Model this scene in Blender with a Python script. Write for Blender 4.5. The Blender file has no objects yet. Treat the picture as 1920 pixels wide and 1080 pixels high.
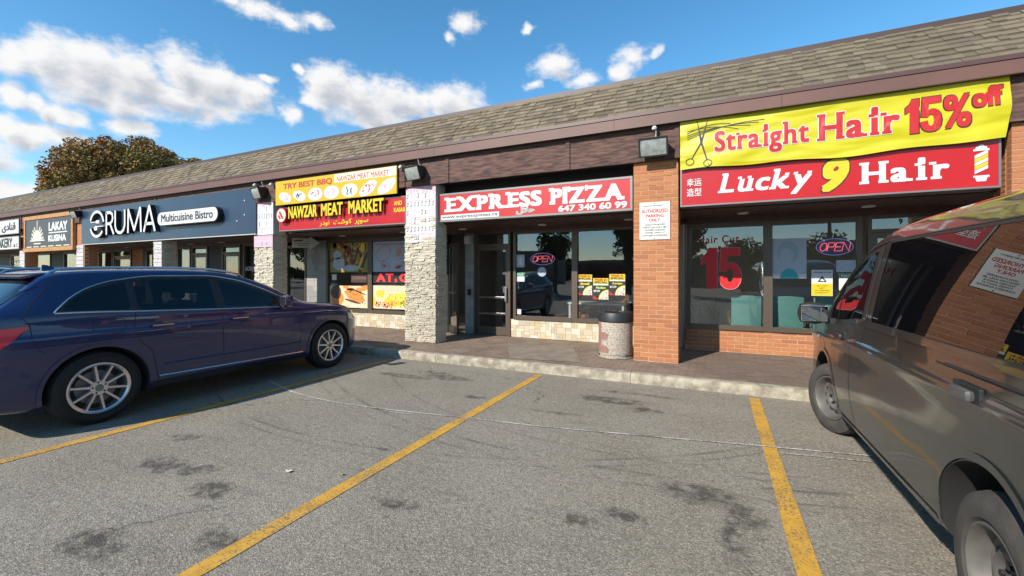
import bpy, bmesh, math, random
from math import radians as R, sin, cos, pi
from mathutils import Vector, Matrix
from mathutils.bvhtree import BVHTree
random.seed(7)
SC = bpy.context.scene
COL = SC.collection

# ------------------------------------------------------------ camera
cam = bpy.data.cameras.new("camera"); co = bpy.data.objects.new("camera", cam); COL.objects.link(co)
cam.sensor_width = 36; cam.lens = 805.5/1920*36; cam.clip_start = .05; cam.clip_end = 3000
co.location = (0, 0, 1.5); co.rotation_euler = (R(90), 0, R(25.31)); cam.shift_y = 26/1920*-1
SC.camera = co

# ------------------------------------------------------------ sky, sun, exposure
SUN_EL = 33.5; SUN_AZ = 21.8          # light travels toward +Y and a little to +X
SC.view_settings.view_transform = 'Standard'; SC.view_settings.look = 'None'
SC.view_settings.exposure = 0.50; SC.view_settings.gamma = 1
SC.view_settings.use_curve_mapping = False
sl = bpy.data.lights.new("sun", 'SUN'); sl.energy = 5.0; sl.angle = R(.53); sl.color = (1, .94, .84)
so = bpy.data.objects.new("sun", sl); COL.objects.link(so)
d = Vector((sin(R(SUN_AZ))*cos(R(SUN_EL)), cos(R(SUN_AZ))*cos(R(SUN_EL)), -sin(R(SUN_EL))))
so.rotation_euler = d.to_track_quat('-Z', 'Y').to_euler(); so.location = (-10, -30, 30)

world = bpy.data.worlds.new("World"); SC.world = world; world.use_nodes = True
wn = world.node_tree; wn.nodes.clear()
def N(nt, t, **k):
    n = nt.nodes.new(t)
    for a, b in k.items(): setattr(n, a, b)
    return n
def math_node(nt, op, a, b=None, c=None, clamp=False):
    n = nt.nodes.new('ShaderNodeMath'); n.operation = op; n.use_clamp = clamp
    for i, v in enumerate((a, b, c)):
        if v is None: continue
        if isinstance(v, (int, float)): n.inputs[i].default_value = v
        else: nt.links.new(v, n.inputs[i])
    return n.outputs[0]
def vmath(nt, op, a, b=None):
    n = nt.nodes.new('ShaderNodeVectorMath'); n.operation = op
    for i, v in enumerate((a, b)):
        if v is None: continue
        if isinstance(v, tuple): n.inputs[i].default_value = v
        else: nt.links.new(v, n.inputs[i])
    return n
CLOUDS = [(-74.7, 18.3, 1.81, 1.3), (-72.5, 18.8, 2.3, 1.84), (-69.8, 18.8, 2.9, 2.54), (-66.7, 18.7, 3.2, 2.4), (-62.7, 20.5, 2.47, 2.26), (-60.1, 19.6, 2.88, 2.45), (-56.6, 19.4, 2.34, 1.7), (-63.3, 17.8, 4.85, 1.79), (-70.5, 17.0, 2.12, 1.5), (-67.5, 16.6, 3.12, 1.32), (-74.7, 15.2, 1.14, 1.02), (-73.2, 15.1, 0.96, 0.86), (-71.7, 14.4, 1.52, 1.08), (-66.9, 14.4, 1.99, 0.96), (-73.5, 12.1, 2.37, 1.23), (-71.2, 12.0, 1.55, 0.79), (-74.7, 12.5, 1.2, 1.11), (-74.7, 7.3, 1.81, 0.93), (-48.2, 22.0, 3.02, 2.1), (-45.1, 21.0, 4.41, 2.54), (-39.9, 21.3, 5.33, 2.06), (-33.8, 21.7, 4.52, 1.83), (-43.2, 19.5, 5.15, 1.62), (-50.0, 20.1, 1.76, 0.78), (-52.6, 18.3, 1.24, 1.26), (-51.7, 23.1, 0.91, 0.51), (-56.1, 28.0, 3.15, 1.34), (-52.8, 27.8, 3.36, 1.26), (-50.0, 28.0, 2.06, 0.9), (-58.7, 28.1, 1.99, 0.71), (-31.7, 30.2, 2.67, 1.41), (-33.4, 28.7, 1.25, 0.85), (-22.8, 29.7, 1.14, 0.57), (-19.6, 25.7, 3.52, 2.12), (-16.1, 24.0, 3.12, 1.12), (-9.7, 25.9, 3.17, 1.51), (-11.0, 24.8, 2.0, 1.52), (-6.8, 26.0, 1.15, 0.94), (-22.5, 23.7, 1.77, 0.71), (-55.0, 21.4, 1.07, 0.62),
 (-84, 17, 6, 3), (-95, 12, 6, 2), (-78, 10, 4, 1.6), (40, 18, 7, 3), (75, 14, 8, 3), (120, 20, 9, 3), (-120, 16, 9, 3), (-150, 12, 10, 3), (165, 10, 10, 2.5), (150, 26, 7, 3), (-175, 24, 6, 2.5), (10, 12, 6, 2)]
def cloud_group():
    g = bpy.data.node_groups.new("cloud_field", 'ShaderNodeTree')
    g.interface.new_socket("V", in_out='INPUT', socket_type='NodeSocketVector')
    g.interface.new_socket("F", in_out='OUTPUT', socket_type='NodeSocketFloat')
    gi = g.nodes.new('NodeGroupInput'); go = g.nodes.new('NodeGroupOutput')
    v = gi.outputs[0]
    n0 = N(g, 'ShaderNodeTexNoise'); n0.inputs['Scale'].default_value = .35; n0.inputs['Detail'].default_value = 3
    g.links.new(v, n0.inputs['Vector'])
    off = vmath(g, 'SUBTRACT', n0.outputs['Color'], (.5, .5, .5)); off2 = vmath(g, 'MULTIPLY', off.outputs[0], (3.4, 2.2, 0))
    w = vmath(g, 'ADD', v, off2.outputs[0]).outputs[0]
    acc = None
    for q, (a, e, ra, re) in enumerate(CLOUDS):
        s1 = vmath(g, 'SUBTRACT', w, (a, e, 0)); s2 = vmath(g, 'MULTIPLY', s1.outputs[0], (1/ra/1.25, 1/re/1.3, 0))
        L = vmath(g, 'LENGTH', s2.outputs[0]).outputs['Value']
        f = math_node(g, 'SUBTRACT', .72 if 26 <= q < 40 else .62 if q in (30, 31, 32) else 1.0, L)
        acc = f if acc is None else math_node(g, 'SMOOTH_MAX', acc, f, .25)
    mp = vmath(g, 'MULTIPLY', v, (.42, .7, 1)).outputs[0]
    n1 = N(g, 'ShaderNodeTexNoise'); n1.inputs['Scale'].default_value = .8; n1.inputs['Detail'].default_value = 12; n1.inputs['Roughness'].default_value = .66
    g.links.new(mp, n1.inputs['Vector'])
    t = math_node(g, 'MULTIPLY_ADD', n1.outputs[0], 1.55, -.76)
    g.links.new(math_node(g, 'ADD', acc, t), go.inputs[0])
    return g
def build_sky():
    L = wn.links.new
    out = N(wn, 'ShaderNodeOutputWorld')
    sky = N(wn, 'ShaderNodeTexSky', sky_type='NISHITA', sun_disc=False)
    sky.sun_elevation = R(SUN_EL); sky.sun_rotation = R(180+SUN_AZ)
    sky.air_density = 1.0; sky.dust_density = 0; sky.ozone_density = 2.2
    hs = N(wn, 'ShaderNodeHueSaturation'); hs.inputs['Hue'].default_value = .490; hs.inputs['Saturation'].default_value = 1.26; hs.inputs['Value'].default_value = 1.30
    L(sky.outputs[0], hs.inputs['Color'])
    bg = N(wn, 'ShaderNodeBackground'); bg.inputs[1].default_value = .115; L(hs.outputs[0], bg.inputs[0])
    tc = N(wn, 'ShaderNodeTexCoord'); sp = N(wn, 'ShaderNodeSeparateXYZ')
    nv = vmath(wn, 'NORMALIZE', tc.outputs['Generated']); L(nv.outputs[0], sp.inputs[0])
    az = math_node(wn, 'MULTIPLY', math_node(wn, 'ARCTAN2', sp.outputs[0], sp.outputs[1]), 180/pi)
    el = math_node(wn, 'MULTIPLY', math_node(wn, 'ARCSINE', sp.outputs[2]), 180/pi)
    cb = N(wn, 'ShaderNodeCombineXYZ'); L(az, cb.inputs[0]); L(el, cb.inputs[1])
    G = cloud_group()
    g1 = N(wn, 'ShaderNodeGroup'); g1.node_tree = G; L(cb.outputs[0], g1.inputs[0])
    sh = vmath(wn, 'ADD', cb.outputs[0], (-.9, 1.25, 0)); g2 = N(wn, 'ShaderNodeGroup'); g2.node_tree = G; L(sh.outputs[0], g2.inputs[0])
    mr = N(wn, 'ShaderNodeMapRange', interpolation_type='SMOOTHSTEP'); L(g1.outputs[0], mr.inputs[0]); mr.inputs[1].default_value = -.12; mr.inputs[2].default_value = .62
    sh2 = N(wn, 'ShaderNodeMapRange', interpolation_type='SMOOTHSTEP'); L(g2.outputs[0], sh2.inputs[0]); sh2.inputs[1].default_value = .1; sh2.inputs[2].default_value = 1.15
    mixc = N(wn, 'ShaderNodeMix', data_type='RGBA'); L(sh2.outputs[0], mixc.inputs[0])
    mixc.inputs[6].default_value = (1.0, 1.0, 1.0, 1); mixc.inputs[7].default_value = (.56, .59, .66, 1)
    bc = N(wn, 'ShaderNodeBackground'); bc.inputs[1].default_value = .68; L(mixc.outputs[2], bc.inputs[0])
    ms = N(wn, 'ShaderNodeMixShader'); L(mr.outputs[0], ms.inputs[0]); L(bg.outputs[0], ms.inputs[1]); L(bc.outputs[0], ms.inputs[2])
    L(ms.outputs[0], out.inputs[0])
build_sky()

# ------------------------------------------------------------ materials
KA = .82
def albedo(c): return tuple(v*KA for v in c)
def mat(name, col, rough=.6, metal=0, col2=None, nscale=8, bump=0, bscale=60, coat=0, rnd=None, emit=0, ndetail=5, spec=None, stretch=None):
    """principled; col2 = second colour mixed by noise; rnd = colour mixed by the object's own random number"""
    m = bpy.data.materials.new(name); m.use_nodes = True; nt = m.node_tree; L = nt.links.new
    if not emit and not metal: col = albedo(col); col2 = albedo(col2) if col2 else None; rnd = [albedo(c) for c in rnd] if rnd else None
    b = nt.nodes['Principled BSDF']
    b.inputs['Base Color'].default_value = (*col, 1); b.inputs['Roughness'].default_value = rough; b.inputs['Metallic'].default_value = metal
    if coat: b.inputs['Coat Weight'].default_value = coat; b.inputs['Coat Roughness'].default_value = .03
    if spec is not None: b.inputs['Specular IOR Level'].default_value = spec
    cur = None
    tc = N(nt, 'ShaderNodeTexCoord') if (col2 or bump) else None
    if col2:
        n = N(nt, 'ShaderNodeTexNoise'); n.inputs['Scale'].default_value = nscale; n.inputs['Detail'].default_value = ndetail
        vv = vmath(nt, 'MULTIPLY', tc.outputs['Object'], stretch).outputs[0] if stretch else tc.outputs['Object']; L(vv, n.inputs['Vector'])
        mr = N(nt, 'ShaderNodeMapRange'); L(n.outputs[0], mr.inputs[0]); mr.inputs[1].default_value = .35; mr.inputs[2].default_value = .65
        mx = N(nt, 'ShaderNodeMix', data_type='RGBA'); L(mr.outputs[0], mx.inputs[0])
        mx.inputs[6].default_value = (*col, 1); mx.inputs[7].default_value = (*col2, 1); cur = mx.outputs[2]
    if rnd:
        oi = N(nt, 'ShaderNodeObjectInfo'); cr = N(nt, 'ShaderNodeValToRGB'); cr.color_ramp.interpolation = 'CONSTANT'
        while len(cr.color_ramp.elements) < len(rnd): cr.color_ramp.elements.new(.5)
        for i, c in enumerate(rnd):
            cr.color_ramp.elements[i].position = i/len(rnd); cr.color_ramp.elements[i].color = (*c, 1)
        L(oi.outputs['Random'], cr.inputs[0])
        if cur is None: cur = cr.outputs[0]
        else:
            mx = N(nt, 'ShaderNodeMix', data_type='RGBA'); mx.inputs[0].default_value = .6; L(cur, mx.inputs[6]); L(cr.outputs[0], mx.inputs[7]); cur = mx.outputs[2]
    if cur is not None: L(cur, b.inputs['Base Color'])
    if bump:
        n = N(nt, 'ShaderNodeTexNoise'); n.inputs['Scale'].default_value = bscale; n.inputs['Detail'].default_value = 6; L(tc.outputs['Object'], n.inputs['Vector'])
        bp = N(nt, 'ShaderNodeBump'); bp.inputs['Strength'].default_value = bump; bp.inputs['Distance'].default_value = .01
        L(n.outputs[0], bp.inputs['Height']); L(bp.outputs[0], b.inputs['Normal'])
    if emit:
        b.inputs['Emission Color'].default_value = (*col, 1); b.inputs['Emission Strength'].default_value = emit
    return m
def face_var(m, cols, attr='tone'):
    """colour picked per piece through a face attribute (for joined pieces)"""
    nt = m.node_tree; L = nt.links.new; b = nt.nodes['Principled BSDF']
    at = N(nt, 'ShaderNodeAttribute', attribute_name=attr); cr = N(nt, 'ShaderNodeValToRGB'); cr.color_ramp.interpolation = 'CONSTANT'
    while len(cr.color_ramp.elements) < len(cols): cr.color_ramp.elements.new(.5)
    for i, c in enumerate(cols):
        cr.color_ramp.elements[i].position = i/len(cols); cr.color_ramp.elements[i].color = (*albedo(c), 1)
    L(at.outputs['Fac'], cr.inputs[0]); L(cr.outputs[0], b.inputs['Base Color'])
    return m
def glass_mat(name, tint=(.75, .78, .78), ior=1.9, opaque=None):
    m = bpy.data.materials.new(name); m.use_nodes = True; nt = m.node_tree; nt.nodes.clear(); L = nt.links.new
    o = N(nt, 'ShaderNodeOutputMaterial'); f = N(nt, 'ShaderNodeFresnel'); ge = N(nt, 'ShaderNodeNewGeometry'); L(math_node(nt, 'MULTIPLY_ADD', ge.outputs['Backfacing'], 1/ior-ior, ior), f.inputs[0])
    g = N(nt, 'ShaderNodeBsdfGlossy'); g.inputs['Roughness'].default_value = .004; g.inputs['Color'].default_value = (.95, .97, 1, 1)
    if opaque: t = N(nt, 'ShaderNodeBsdfDiffuse'); t.inputs[0].default_value = (*opaque, 1)
    else: t = N(nt, 'ShaderNodeBsdfTransparent'); t.inputs[0].default_value = (*tint, 1)
    # a little waviness, as float glass has
    tc = N(nt, 'ShaderNodeTexCoord'); n = N(nt, 'ShaderNodeTexNoise'); n.inputs['Scale'].default_value = 1.3; L(tc.outputs['Object'], n.inputs['Vector'])
    bp = N(nt, 'ShaderNodeBump'); bp.inputs['Strength'].default_value = .25; bp.inputs['Distance'].default_value = .004; L(n.outputs[0], bp.inputs['Height']); L(bp.outputs[0], g.inputs['Normal'])
    mx = N(nt, 'ShaderNodeMixShader'); L(f.outputs[0], mx.inputs[0]); L(t.outputs[0], mx.inputs[1]); L(g.outputs[0], mx.inputs[2]); L(mx.outputs[0], o.inputs[0])
    return m

BRICKS = [(.50, .19, .075), (.54, .22, .09), (.44, .16, .065), (.57, .24, .10), (.46, .18, .08), (.52, .20, .08), (.40, .145, .07)]
STONES = [(.66, .59, .45), (.70, .63, .49), (.62, .55, .42), (.68, .61, .48), (.58, .52, .40), (.74, .67, .53)]
TILES = [(.60, .50, .33), (.72, .66, .50), (.50, .40, .25), (.66, .62, .52), (.58, .42, .22), (.45, .42, .38), (.74, .70, .58), (.64, .52, .36)]
SHING = [(.17, .130, .082), (.225, .178, .115), (.20, .157, .10), (.265, .215, .142), (.145, .112, .075), (.235, .185, .118), (.185, .147, .10)]
PAVE = [(.17, .112, .078), (.20, .135, .095), (.145, .095, .07), (.22, .15, .108), (.18, .125, .09)]
m_brick = mat("brick_face", (.52, .20, .08), .85, col2=(.38, .14, .06), nscale=30, bump=.6, bscale=120, rnd=BRICKS)
m_mortar = mat("mortar", (.66, .46, .30), .95, col2=(.54, .36, .22), nscale=20, bump=.5, bscale=150)
m_stone = mat("ledge_stone", (.68, .61, .48), .9, col2=(.50, .44, .33), nscale=26, bump=1, bscale=38, rnd=STONES)
m_stone2 = face_var(mat("ledge_stone_far", (.5, .45, .35), .9, bump=1, bscale=30), [tuple(v*.86 for v in c) for c in STONES])
m_stoneback = mat("stone_backing", (.22, .20, .17), .95)
m_tile = mat("mosaic_tile", (.6, .5, .35), .6, col2=(.50, .42, .28), nscale=25, bump=.3, bscale=70, rnd=TILES)
m_tile2 = face_var(mat("mosaic_tile_far", (.6, .5, .35), .6, bump=.3, bscale=70), TILES)
m_grout = mat("grout", (.48, .42, .32), .95)
m_greystone = mat("grey_stone_tile", (.36, .36, .33), .8, col2=(.27, .27, .25), nscale=6, bump=.3, bscale=60, rnd=[(.36, .36, .33), (.31, .31, .29), (.42, .41, .37), (.27, .27, .26)])
m_shing = mat("shingle_grit", (.18, .148, .095), .95, col2=(.25, .21, .14), nscale=120, bump=.8, bscale=260, rnd=SHING)
def band(m, src):
    """printed shadow band across the upper part of each shingle tab, as laminated shingles have"""
    nt = m.node_tree; L = nt.links.new; b = nt.nodes['Principled BSDF']; lk = b.inputs['Base Color'].links[0].from_socket
    mx = N(nt, 'ShaderNodeMix', data_type='RGBA', blend_type='MULTIPLY'); mx.inputs[0].default_value = 1; L(lk, mx.inputs[6])
    if src == 'local': tc = N(nt, 'ShaderNodeTexCoord'); sp = N(nt, 'ShaderNodeSeparateXYZ'); L(tc.outputs['Object'], sp.inputs[0]); v = math_node(nt, 'GREATER_THAN', sp.outputs[1], .17)
    else: v = N(nt, 'ShaderNodeAttribute', attribute_name='band').outputs['Fac']
    c = N(nt, 'ShaderNodeMix', data_type='RGBA'); L(v, c.inputs[0]); c.inputs[6].default_value = (1, 1, 1, 1); c.inputs[7].default_value = (.52, .48, .45, 1); L(c.outputs[2], mx.inputs[7]); L(mx.outputs[2], b.inputs['Base Color'])
band(m_shing, 'local')
m_shing2 = face_var(mat("shingle_grit_far", (.2, .18, .13), .95, bump=.8, bscale=260), SHING)
m_brown = mat("brown_painted_metal", (.150, .068, .050), .55, col2=(.125, .056, .042), nscale=1.5, bump=.08, bscale=5)
m_brown2 = mat("brown_metal_lip", (.09, .042, .034), .45)
m_capm = mat("ridge_metal", (.06, .035, .03), .5)
m_darkwood = mat("dark_brown_soffit", (.10, .050, .035), .5, col2=(.075, .038, .028), nscale=4, bump=.1, bscale=30)
m_board = mat("stained_board", (.165, .088, .068), .85, col2=(.055, .028, .023), nscale=5, bump=.8, bscale=50, ndetail=14, stretch=(1, 1, 7))
m_dark = mat("dark_void", (.02, .018, .018), .8)
m_frame = mat("bronze_aluminium", (.10, .075, .055), .4, metal=.3)
m_blackmetal = mat("black_metal", (.018, .018, .018), .45)
m_glass = glass_mat("window_glass", (.88, .90, .90), 1.72)
m_glassdark = glass_mat("dark_glass", ior=1.5, opaque=(.004, .004, .005))
m_white = mat("white_paint", (.68, .68, .66), .5)
m_sign_white = mat("sign_white", (.66, .66, .65), .35)
m_red = mat("sign_red", (.52, .004, .006), .32, coat=.1, col2=(.45, .004, .006), nscale=1.6, ndetail=9)
m_red2 = mat("sign_red_faded", (.52, .016, .018), .35, coat=.1)
m_redtxt = mat("red_print", (.50, .008, .010), .5)
m_yel = mat("banner_yellow", (.56, .50, .004), .45)
m_yel2 = mat("sign_yellow", (.62, .40, .004), .4)
m_yeltxt = mat("yellow_letter", (.68, .52, .015), .35)
m_orange = mat("orange_print", (.42, .045, .008), .5)
m_gold = mat("gold_letter_side", (.38, .25, .02), .4)
m_black = mat("black_print", (.015, .015, .015), .5)
m_grey = mat("grey_metal", (.19, .175, .17), .45, metal=.4)
m_lgrey = mat("light_grey_paint", (.55, .55, .52), .5)
m_navy = mat("navy_panel", (.018, .036, .075), .35, col2=(.022, .045, .09), nscale=1)
m_lakay = mat("charcoal_panel", (.055, .058, .066), .5)
m_pine = mat("pine_frame", (.52, .26, .09), .6, col2=(.42, .19, .06), nscale=8)
m_cream = mat("cream_print", (.74, .70, .55), .5)
m_pink = mat("pink_print", (.72, .36, .46), .5)
m_green = mat("green_print", (.03, .25, .12), .5)
m_conc = mat("old_concrete", (.46, .41, .31), .95, col2=(.24, .205, .15), nscale=9, bump=1, bscale=38, ndetail=14)
m_chrome = mat("chrome_trim", (.70, .66, .62), .22, metal=1)
m_tyre = mat("tyre_rubber", (.013, .0125, .012), .8, bump=.3, bscale=80)
m_tyredust = mat("dusty_tyre", (.075, .066, .055), .9, col2=(.05, .045, .04), nscale=10, bump=.3, bscale=80)
m_alloy = mat("silver_alloy", (.62, .62, .64), .28, metal=.85)
m_steelw = mat("dusty_steel_wheel", (.085, .08, .075), .6, col2=(.12, .11, .095), nscale=12, metal=.2)
m_plastic = mat("black_plastic", (.02, .02, .021), .5)
m_teal = mat("teal_vinyl", (.16, .36, .32), .45, col2=(.13, .30, .27), nscale=5)
m_led = mat("led_red", (1, .02, .02), .5, emit=2.2)
m_neon = mat("neon_pink", (1, .16, .22), .5, emit=.75)
m_neonb = mat("neon_blue", (.30, .36, .80), .5, emit=.22)
m_room = mat("interior_wall", (.42, .40, .36), .9)
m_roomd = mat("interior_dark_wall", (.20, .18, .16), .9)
m_roomfloor = mat("interior_floor", (.22, .18, .15), .4)
m_lamp = mat("ceiling_panel_lamp", (1, .97, .9), .5, emit=3)
m_lens = mat("downlight_lens", (.62, .60, .55), .3)

# asphalt: aggregate speckle, blotches, oil stains with their own shapes, tyre scuffs, cracks
def asphalt_mat():
    m = bpy.data.materials.new("asphalt"); m.use_nodes = True; nt = m.node_tree; L = nt.links.new; b = nt.nodes['Principled BSDF']
    tc = N(nt, 'ShaderNodeTexCoord'); P = tc.outputs['Object']
    def noise(s, det=4, rough=.5, v=P):
        n = N(nt, 'ShaderNodeTexNoise'); n.inputs['Scale'].default_value = s; n.inputs['Detail'].default_value = det; n.inputs['Roughness'].default_value = rough; L(v, n.inputs['Vector']); return n.outputs[0]
    def ramp(v, a, c, lo=0, hi=1):
        r = N(nt, 'ShaderNodeMapRange'); L(v, r.inputs[0]); r.inputs[1].default_value = a; r.inputs[2].default_value = c; r.inputs[3].default_value = lo; r.inputs[4].default_value = hi; return r.outputs[0]
    def mixc(f, a, c):
        x = N(nt, 'ShaderNodeMix', data_type='RGBA')
        if isinstance(f, float): x.inputs[0].default_value = f
        else: L(f, x.inputs[0])
        for i, q in ((6, a), (7, c)):
            if isinstance(q, tuple): x.inputs[i].default_value = (*q, 1)
            else: L(q, x.inputs[i])
        return x.outputs[2]
    vo = N(nt, 'ShaderNodeTexVoronoi'); vo.inputs['Scale'].default_value = 130; L(P, vo.inputs['Vector'])
    base = mixc(ramp(noise(.9, 6), .35, .65), (.185, .160, .122), (.240, .210, .163))
    sep = N(nt, 'ShaderNodeSeparateColor'); L(vo.outputs['Color'], sep.inputs[0])
    c1 = mixc(ramp(sep.outputs[0], .55, .95, 0, .6), base, (.44, .39, .31))
    c1 = mixc(ramp(sep.outputs[1], .62, .95, 0, .55), c1, (.05, .045, .038))
    c1 = mixc(ramp(noise(22, 5, .7), .50, .70, 0, .5), c1, (.07, .063, .053))
    # fine dark scuffs stretched along X (tyre sweep)
    mp = N(nt, 'ShaderNodeMapping'); mp.inputs['Scale'].default_value = (1.0, 7, 1); mp.inputs['Rotation'].default_value = (0, 0, -.12); L(P, mp.inputs[0])
    nz = noise(.9, 8, .72, mp.outputs[0]); c1 = mixc(ramp(nz, .56, .72, 0, .5), c1, (.075, .068, .06))
    # oil stains
    n3 = N(nt, 'ShaderNodeTexNoise'); n3.inputs['Scale'].default_value = 5; n3.inputs['Detail'].default_value = 12; n3.inputs['Roughness'].default_value = .72; L(P, n3.inputs['Vector'])
    off = vmath(nt, 'SUBTRACT', n3.outputs['Color'], (.5, .5, .5)); off = vmath(nt, 'MULTIPLY', off.outputs[0], (.5, .34, 0))
    W = vmath(nt, 'ADD', P, off.outputs[0]).outputs[0]
    ST = [(-3.87, 1.89, .30, .10, .95), (-3.55, 1.98, .12, .06, .7), (-3.18, 1.81, .16, .09, .7), (-2.69, 4.54, .15, .07, .95), (-3.12, 1.17, .2, .12, .65), (-4.15, 5.05, .42, .10, .9), (-3.5, 5.23, .35, .12, .9),
          (-3.9, 5.4, .3, .06, .8), (-1.13, 5.13, .33, .13, .8), (-.67, 4.9, .18, .1, .8), (-.9, 5.5, .5, .06, .5), (-.09, 3.21, .25, .14, .65), (-.74, 2.55, .09, .05, .9), (-.5, 2.7, .12, .07, .6), (.15, 3.0, .1, .2, .5), (.1, 2.75, .08, .28, .5),
          (-2.5, 1.5, .2, .1, .55), (-1.9, 2.2, .14, .07, .5), (-4.4, 2.3, .15, .07, .5), (-2.55, 2.85, .09, .04, .8), (-1.6, 4.4, .3, .05, .5), (-.2, 2.0, .2, .12, .4)]
    acc = None
    for x, y, rx, ry, s in ST:
        q = vmath(nt, 'MULTIPLY', vmath(nt, 'SUBTRACT', W, (x, y, 0)).outputs[0], (1/rx, 1/ry, 0))
        f = math_node(nt, 'MULTIPLY', math_node(nt, 'SUBTRACT', 1.3, vmath(nt, 'LENGTH', q.outputs[0]).outputs['Value'], clamp=True), s*2.6)
        acc = f if acc is None else math_node(nt, 'MAXIMUM', acc, f)
    acc = math_node(nt, 'MULTIPLY', math_node(nt, 'MINIMUM', acc, 1), .80)
    spk = ramp(noise(9, 10, .75), .40, .56); acc = math_node(nt, 'MULTIPLY', acc, spk)
    c1 = mixc(acc, c1, (.030, .024, .020))
    # tyre arcs
    arcs = [(-1.2, 9.9, 6.60, .035, .6), (-1.2, 9.9, 6.78, .022, .5), (-3.4, 8.2, 5.40, .03, .55), (-3.4, 8.2, 5.52, .02, .5), (-.8, 8.8, 5.2, .025, .45), (.4, 9.6, 6.0, .02, .4)]
    for x, y, r, w, s in arcs:
        dd = vmath(nt, 'LENGTH', vmath(nt, 'SUBTRACT', vmath(nt, 'MULTIPLY', P, (1, 1, 0)).outputs[0], (x, y, 0)).outputs[0]).outputs['Value']
        f = math_node(nt, 'SUBTRACT', 1, math_node(nt, 'DIVIDE', math_node(nt, 'ABSOLUTE', math_node(nt, 'SUBTRACT', dd, r)), w), clamp=True)
        f = math_node(nt, 'MULTIPLY', math_node(nt, 'MULTIPLY', f, s), ramp(noise(1.6, 4), .42, .6))
        c1 = mixc(f, c1, (.04, .036, .032))
    # hairline cracks
    vc = N(nt, 'ShaderNodeTexVoronoi', feature='DISTANCE_TO_EDGE'); vc.inputs['Scale'].default_value = .42
    n4 = N(nt, 'ShaderNodeTexNoise'); n4.inputs['Scale'].default_value = 2.2; n4.inputs['Detail'].default_value = 8; L(P, n4.inputs['Vector'])
    W2 = vmath(nt, 'ADD', P, vmath(nt, 'MULTIPLY', n4.outputs['Color'], (.9, .9, 0)).outputs[0]).outputs[0]; L(W2, vc.inputs['Vector'])
    cf = math_node(nt, 'MULTIPLY', ramp(vc.outputs['Distance'], .0, .006, .8, 0), ramp(noise(.5, 2), .5, .62))
    c1 = mixc(cf, c1, (.03, .028, .026))
    L(c1, b.inputs['Base Color']); b.inputs['Roughness'].default_value = .9
    bp = N(nt, 'ShaderNodeBump'); bp.inputs['Strength'].default_value = .7; bp.inputs['Distance'].default_value = .004
    hh = math_node(nt, 'ADD', vo.outputs['Distance'], math_node(nt, 'MULTIPLY', noise(40, 5), 1.2)); L(hh, bp.inputs['Height']); L(bp.outputs[0], b.inputs['Normal'])
    return m
m_asphalt = asphalt_mat()
def worn_paint(name, col, wear=.5):
    m = bpy.data.materials.new(name); m.use_nodes = True; nt = m.node_tree; L = nt.links.new; b = nt.nodes['Principled BSDF']
    tc = N(nt, 'ShaderNodeTexCoord'); P = tc.outputs['Object']
    n = N(nt, 'ShaderNodeTexNoise'); n.inputs['Scale'].default_value = 60; n.inputs['Detail'].default_value = 8; n.inputs['Roughness'].default_value = .75; L(P, n.inputs['Vector'])
    n2 = N(nt, 'ShaderNodeTexNoise'); n2.inputs['Scale'].default_value = 2.5; n2.inputs['Detail'].default_value = 5; L(P, n2.inputs['Vector'])
    s = math_node(nt, 'ADD', n.outputs[0], math_node(nt, 'MULTIPLY', n2.outputs[0], .35))
    r = N(nt, 'ShaderNodeMapRange'); L(s, r.inputs[0]); r.inputs[1].default_value = .80-wear*.18; r.inputs[2].default_value = .9-wear*.18
    mx = N(nt, 'ShaderNodeMix', data_type='RGBA'); L(r.outputs[0], mx.inputs[0]); mx.inputs[6].default_value = (*col, 1); mx.inputs[7].default_value = (.12, .11, .09, 1)
    n5 = N(nt, 'ShaderNodeTexNoise'); n5.inputs['Scale'].default_value = 9; n5.inputs['Detail'].default_value = 6; L(P, n5.inputs['Vector'])
    r5 = N(nt, 'ShaderNodeMapRange'); L(n5.outputs[0], r5.inputs[0]); r5.inputs[1].default_value = .45; r5.inputs[2].default_value = .7; r5.inputs[4].default_value = .5
    mx2 = N(nt, 'ShaderNodeMix', data_type='RGBA'); L(r5.outputs[0], mx2.inputs[0]); L(mx.outputs[2], mx2.inputs[6]); mx2.inputs[7].default_value = (col[0]*.55, col[1]*.55, col[2]*.7, 1)
    L(mx2.outputs[2], b.inputs['Base Color']); b.inputs['Roughness'].default_value = .7
    bp = N(nt, 'ShaderNodeBump'); bp.inputs['Strength'].default_value = .5; bp.inputs['Distance'].default_value = .004; L(n.outputs[0], bp.inputs['Height']); L(bp.outputs[0], b.inputs['Normal'])
    return m
m_lineyel = worn_paint("yellow_line_paint", (.56, .30, .035), .68)
m_linewhite = worn_paint("white_line_paint", (.62, .60, .55), 1.0)

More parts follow.
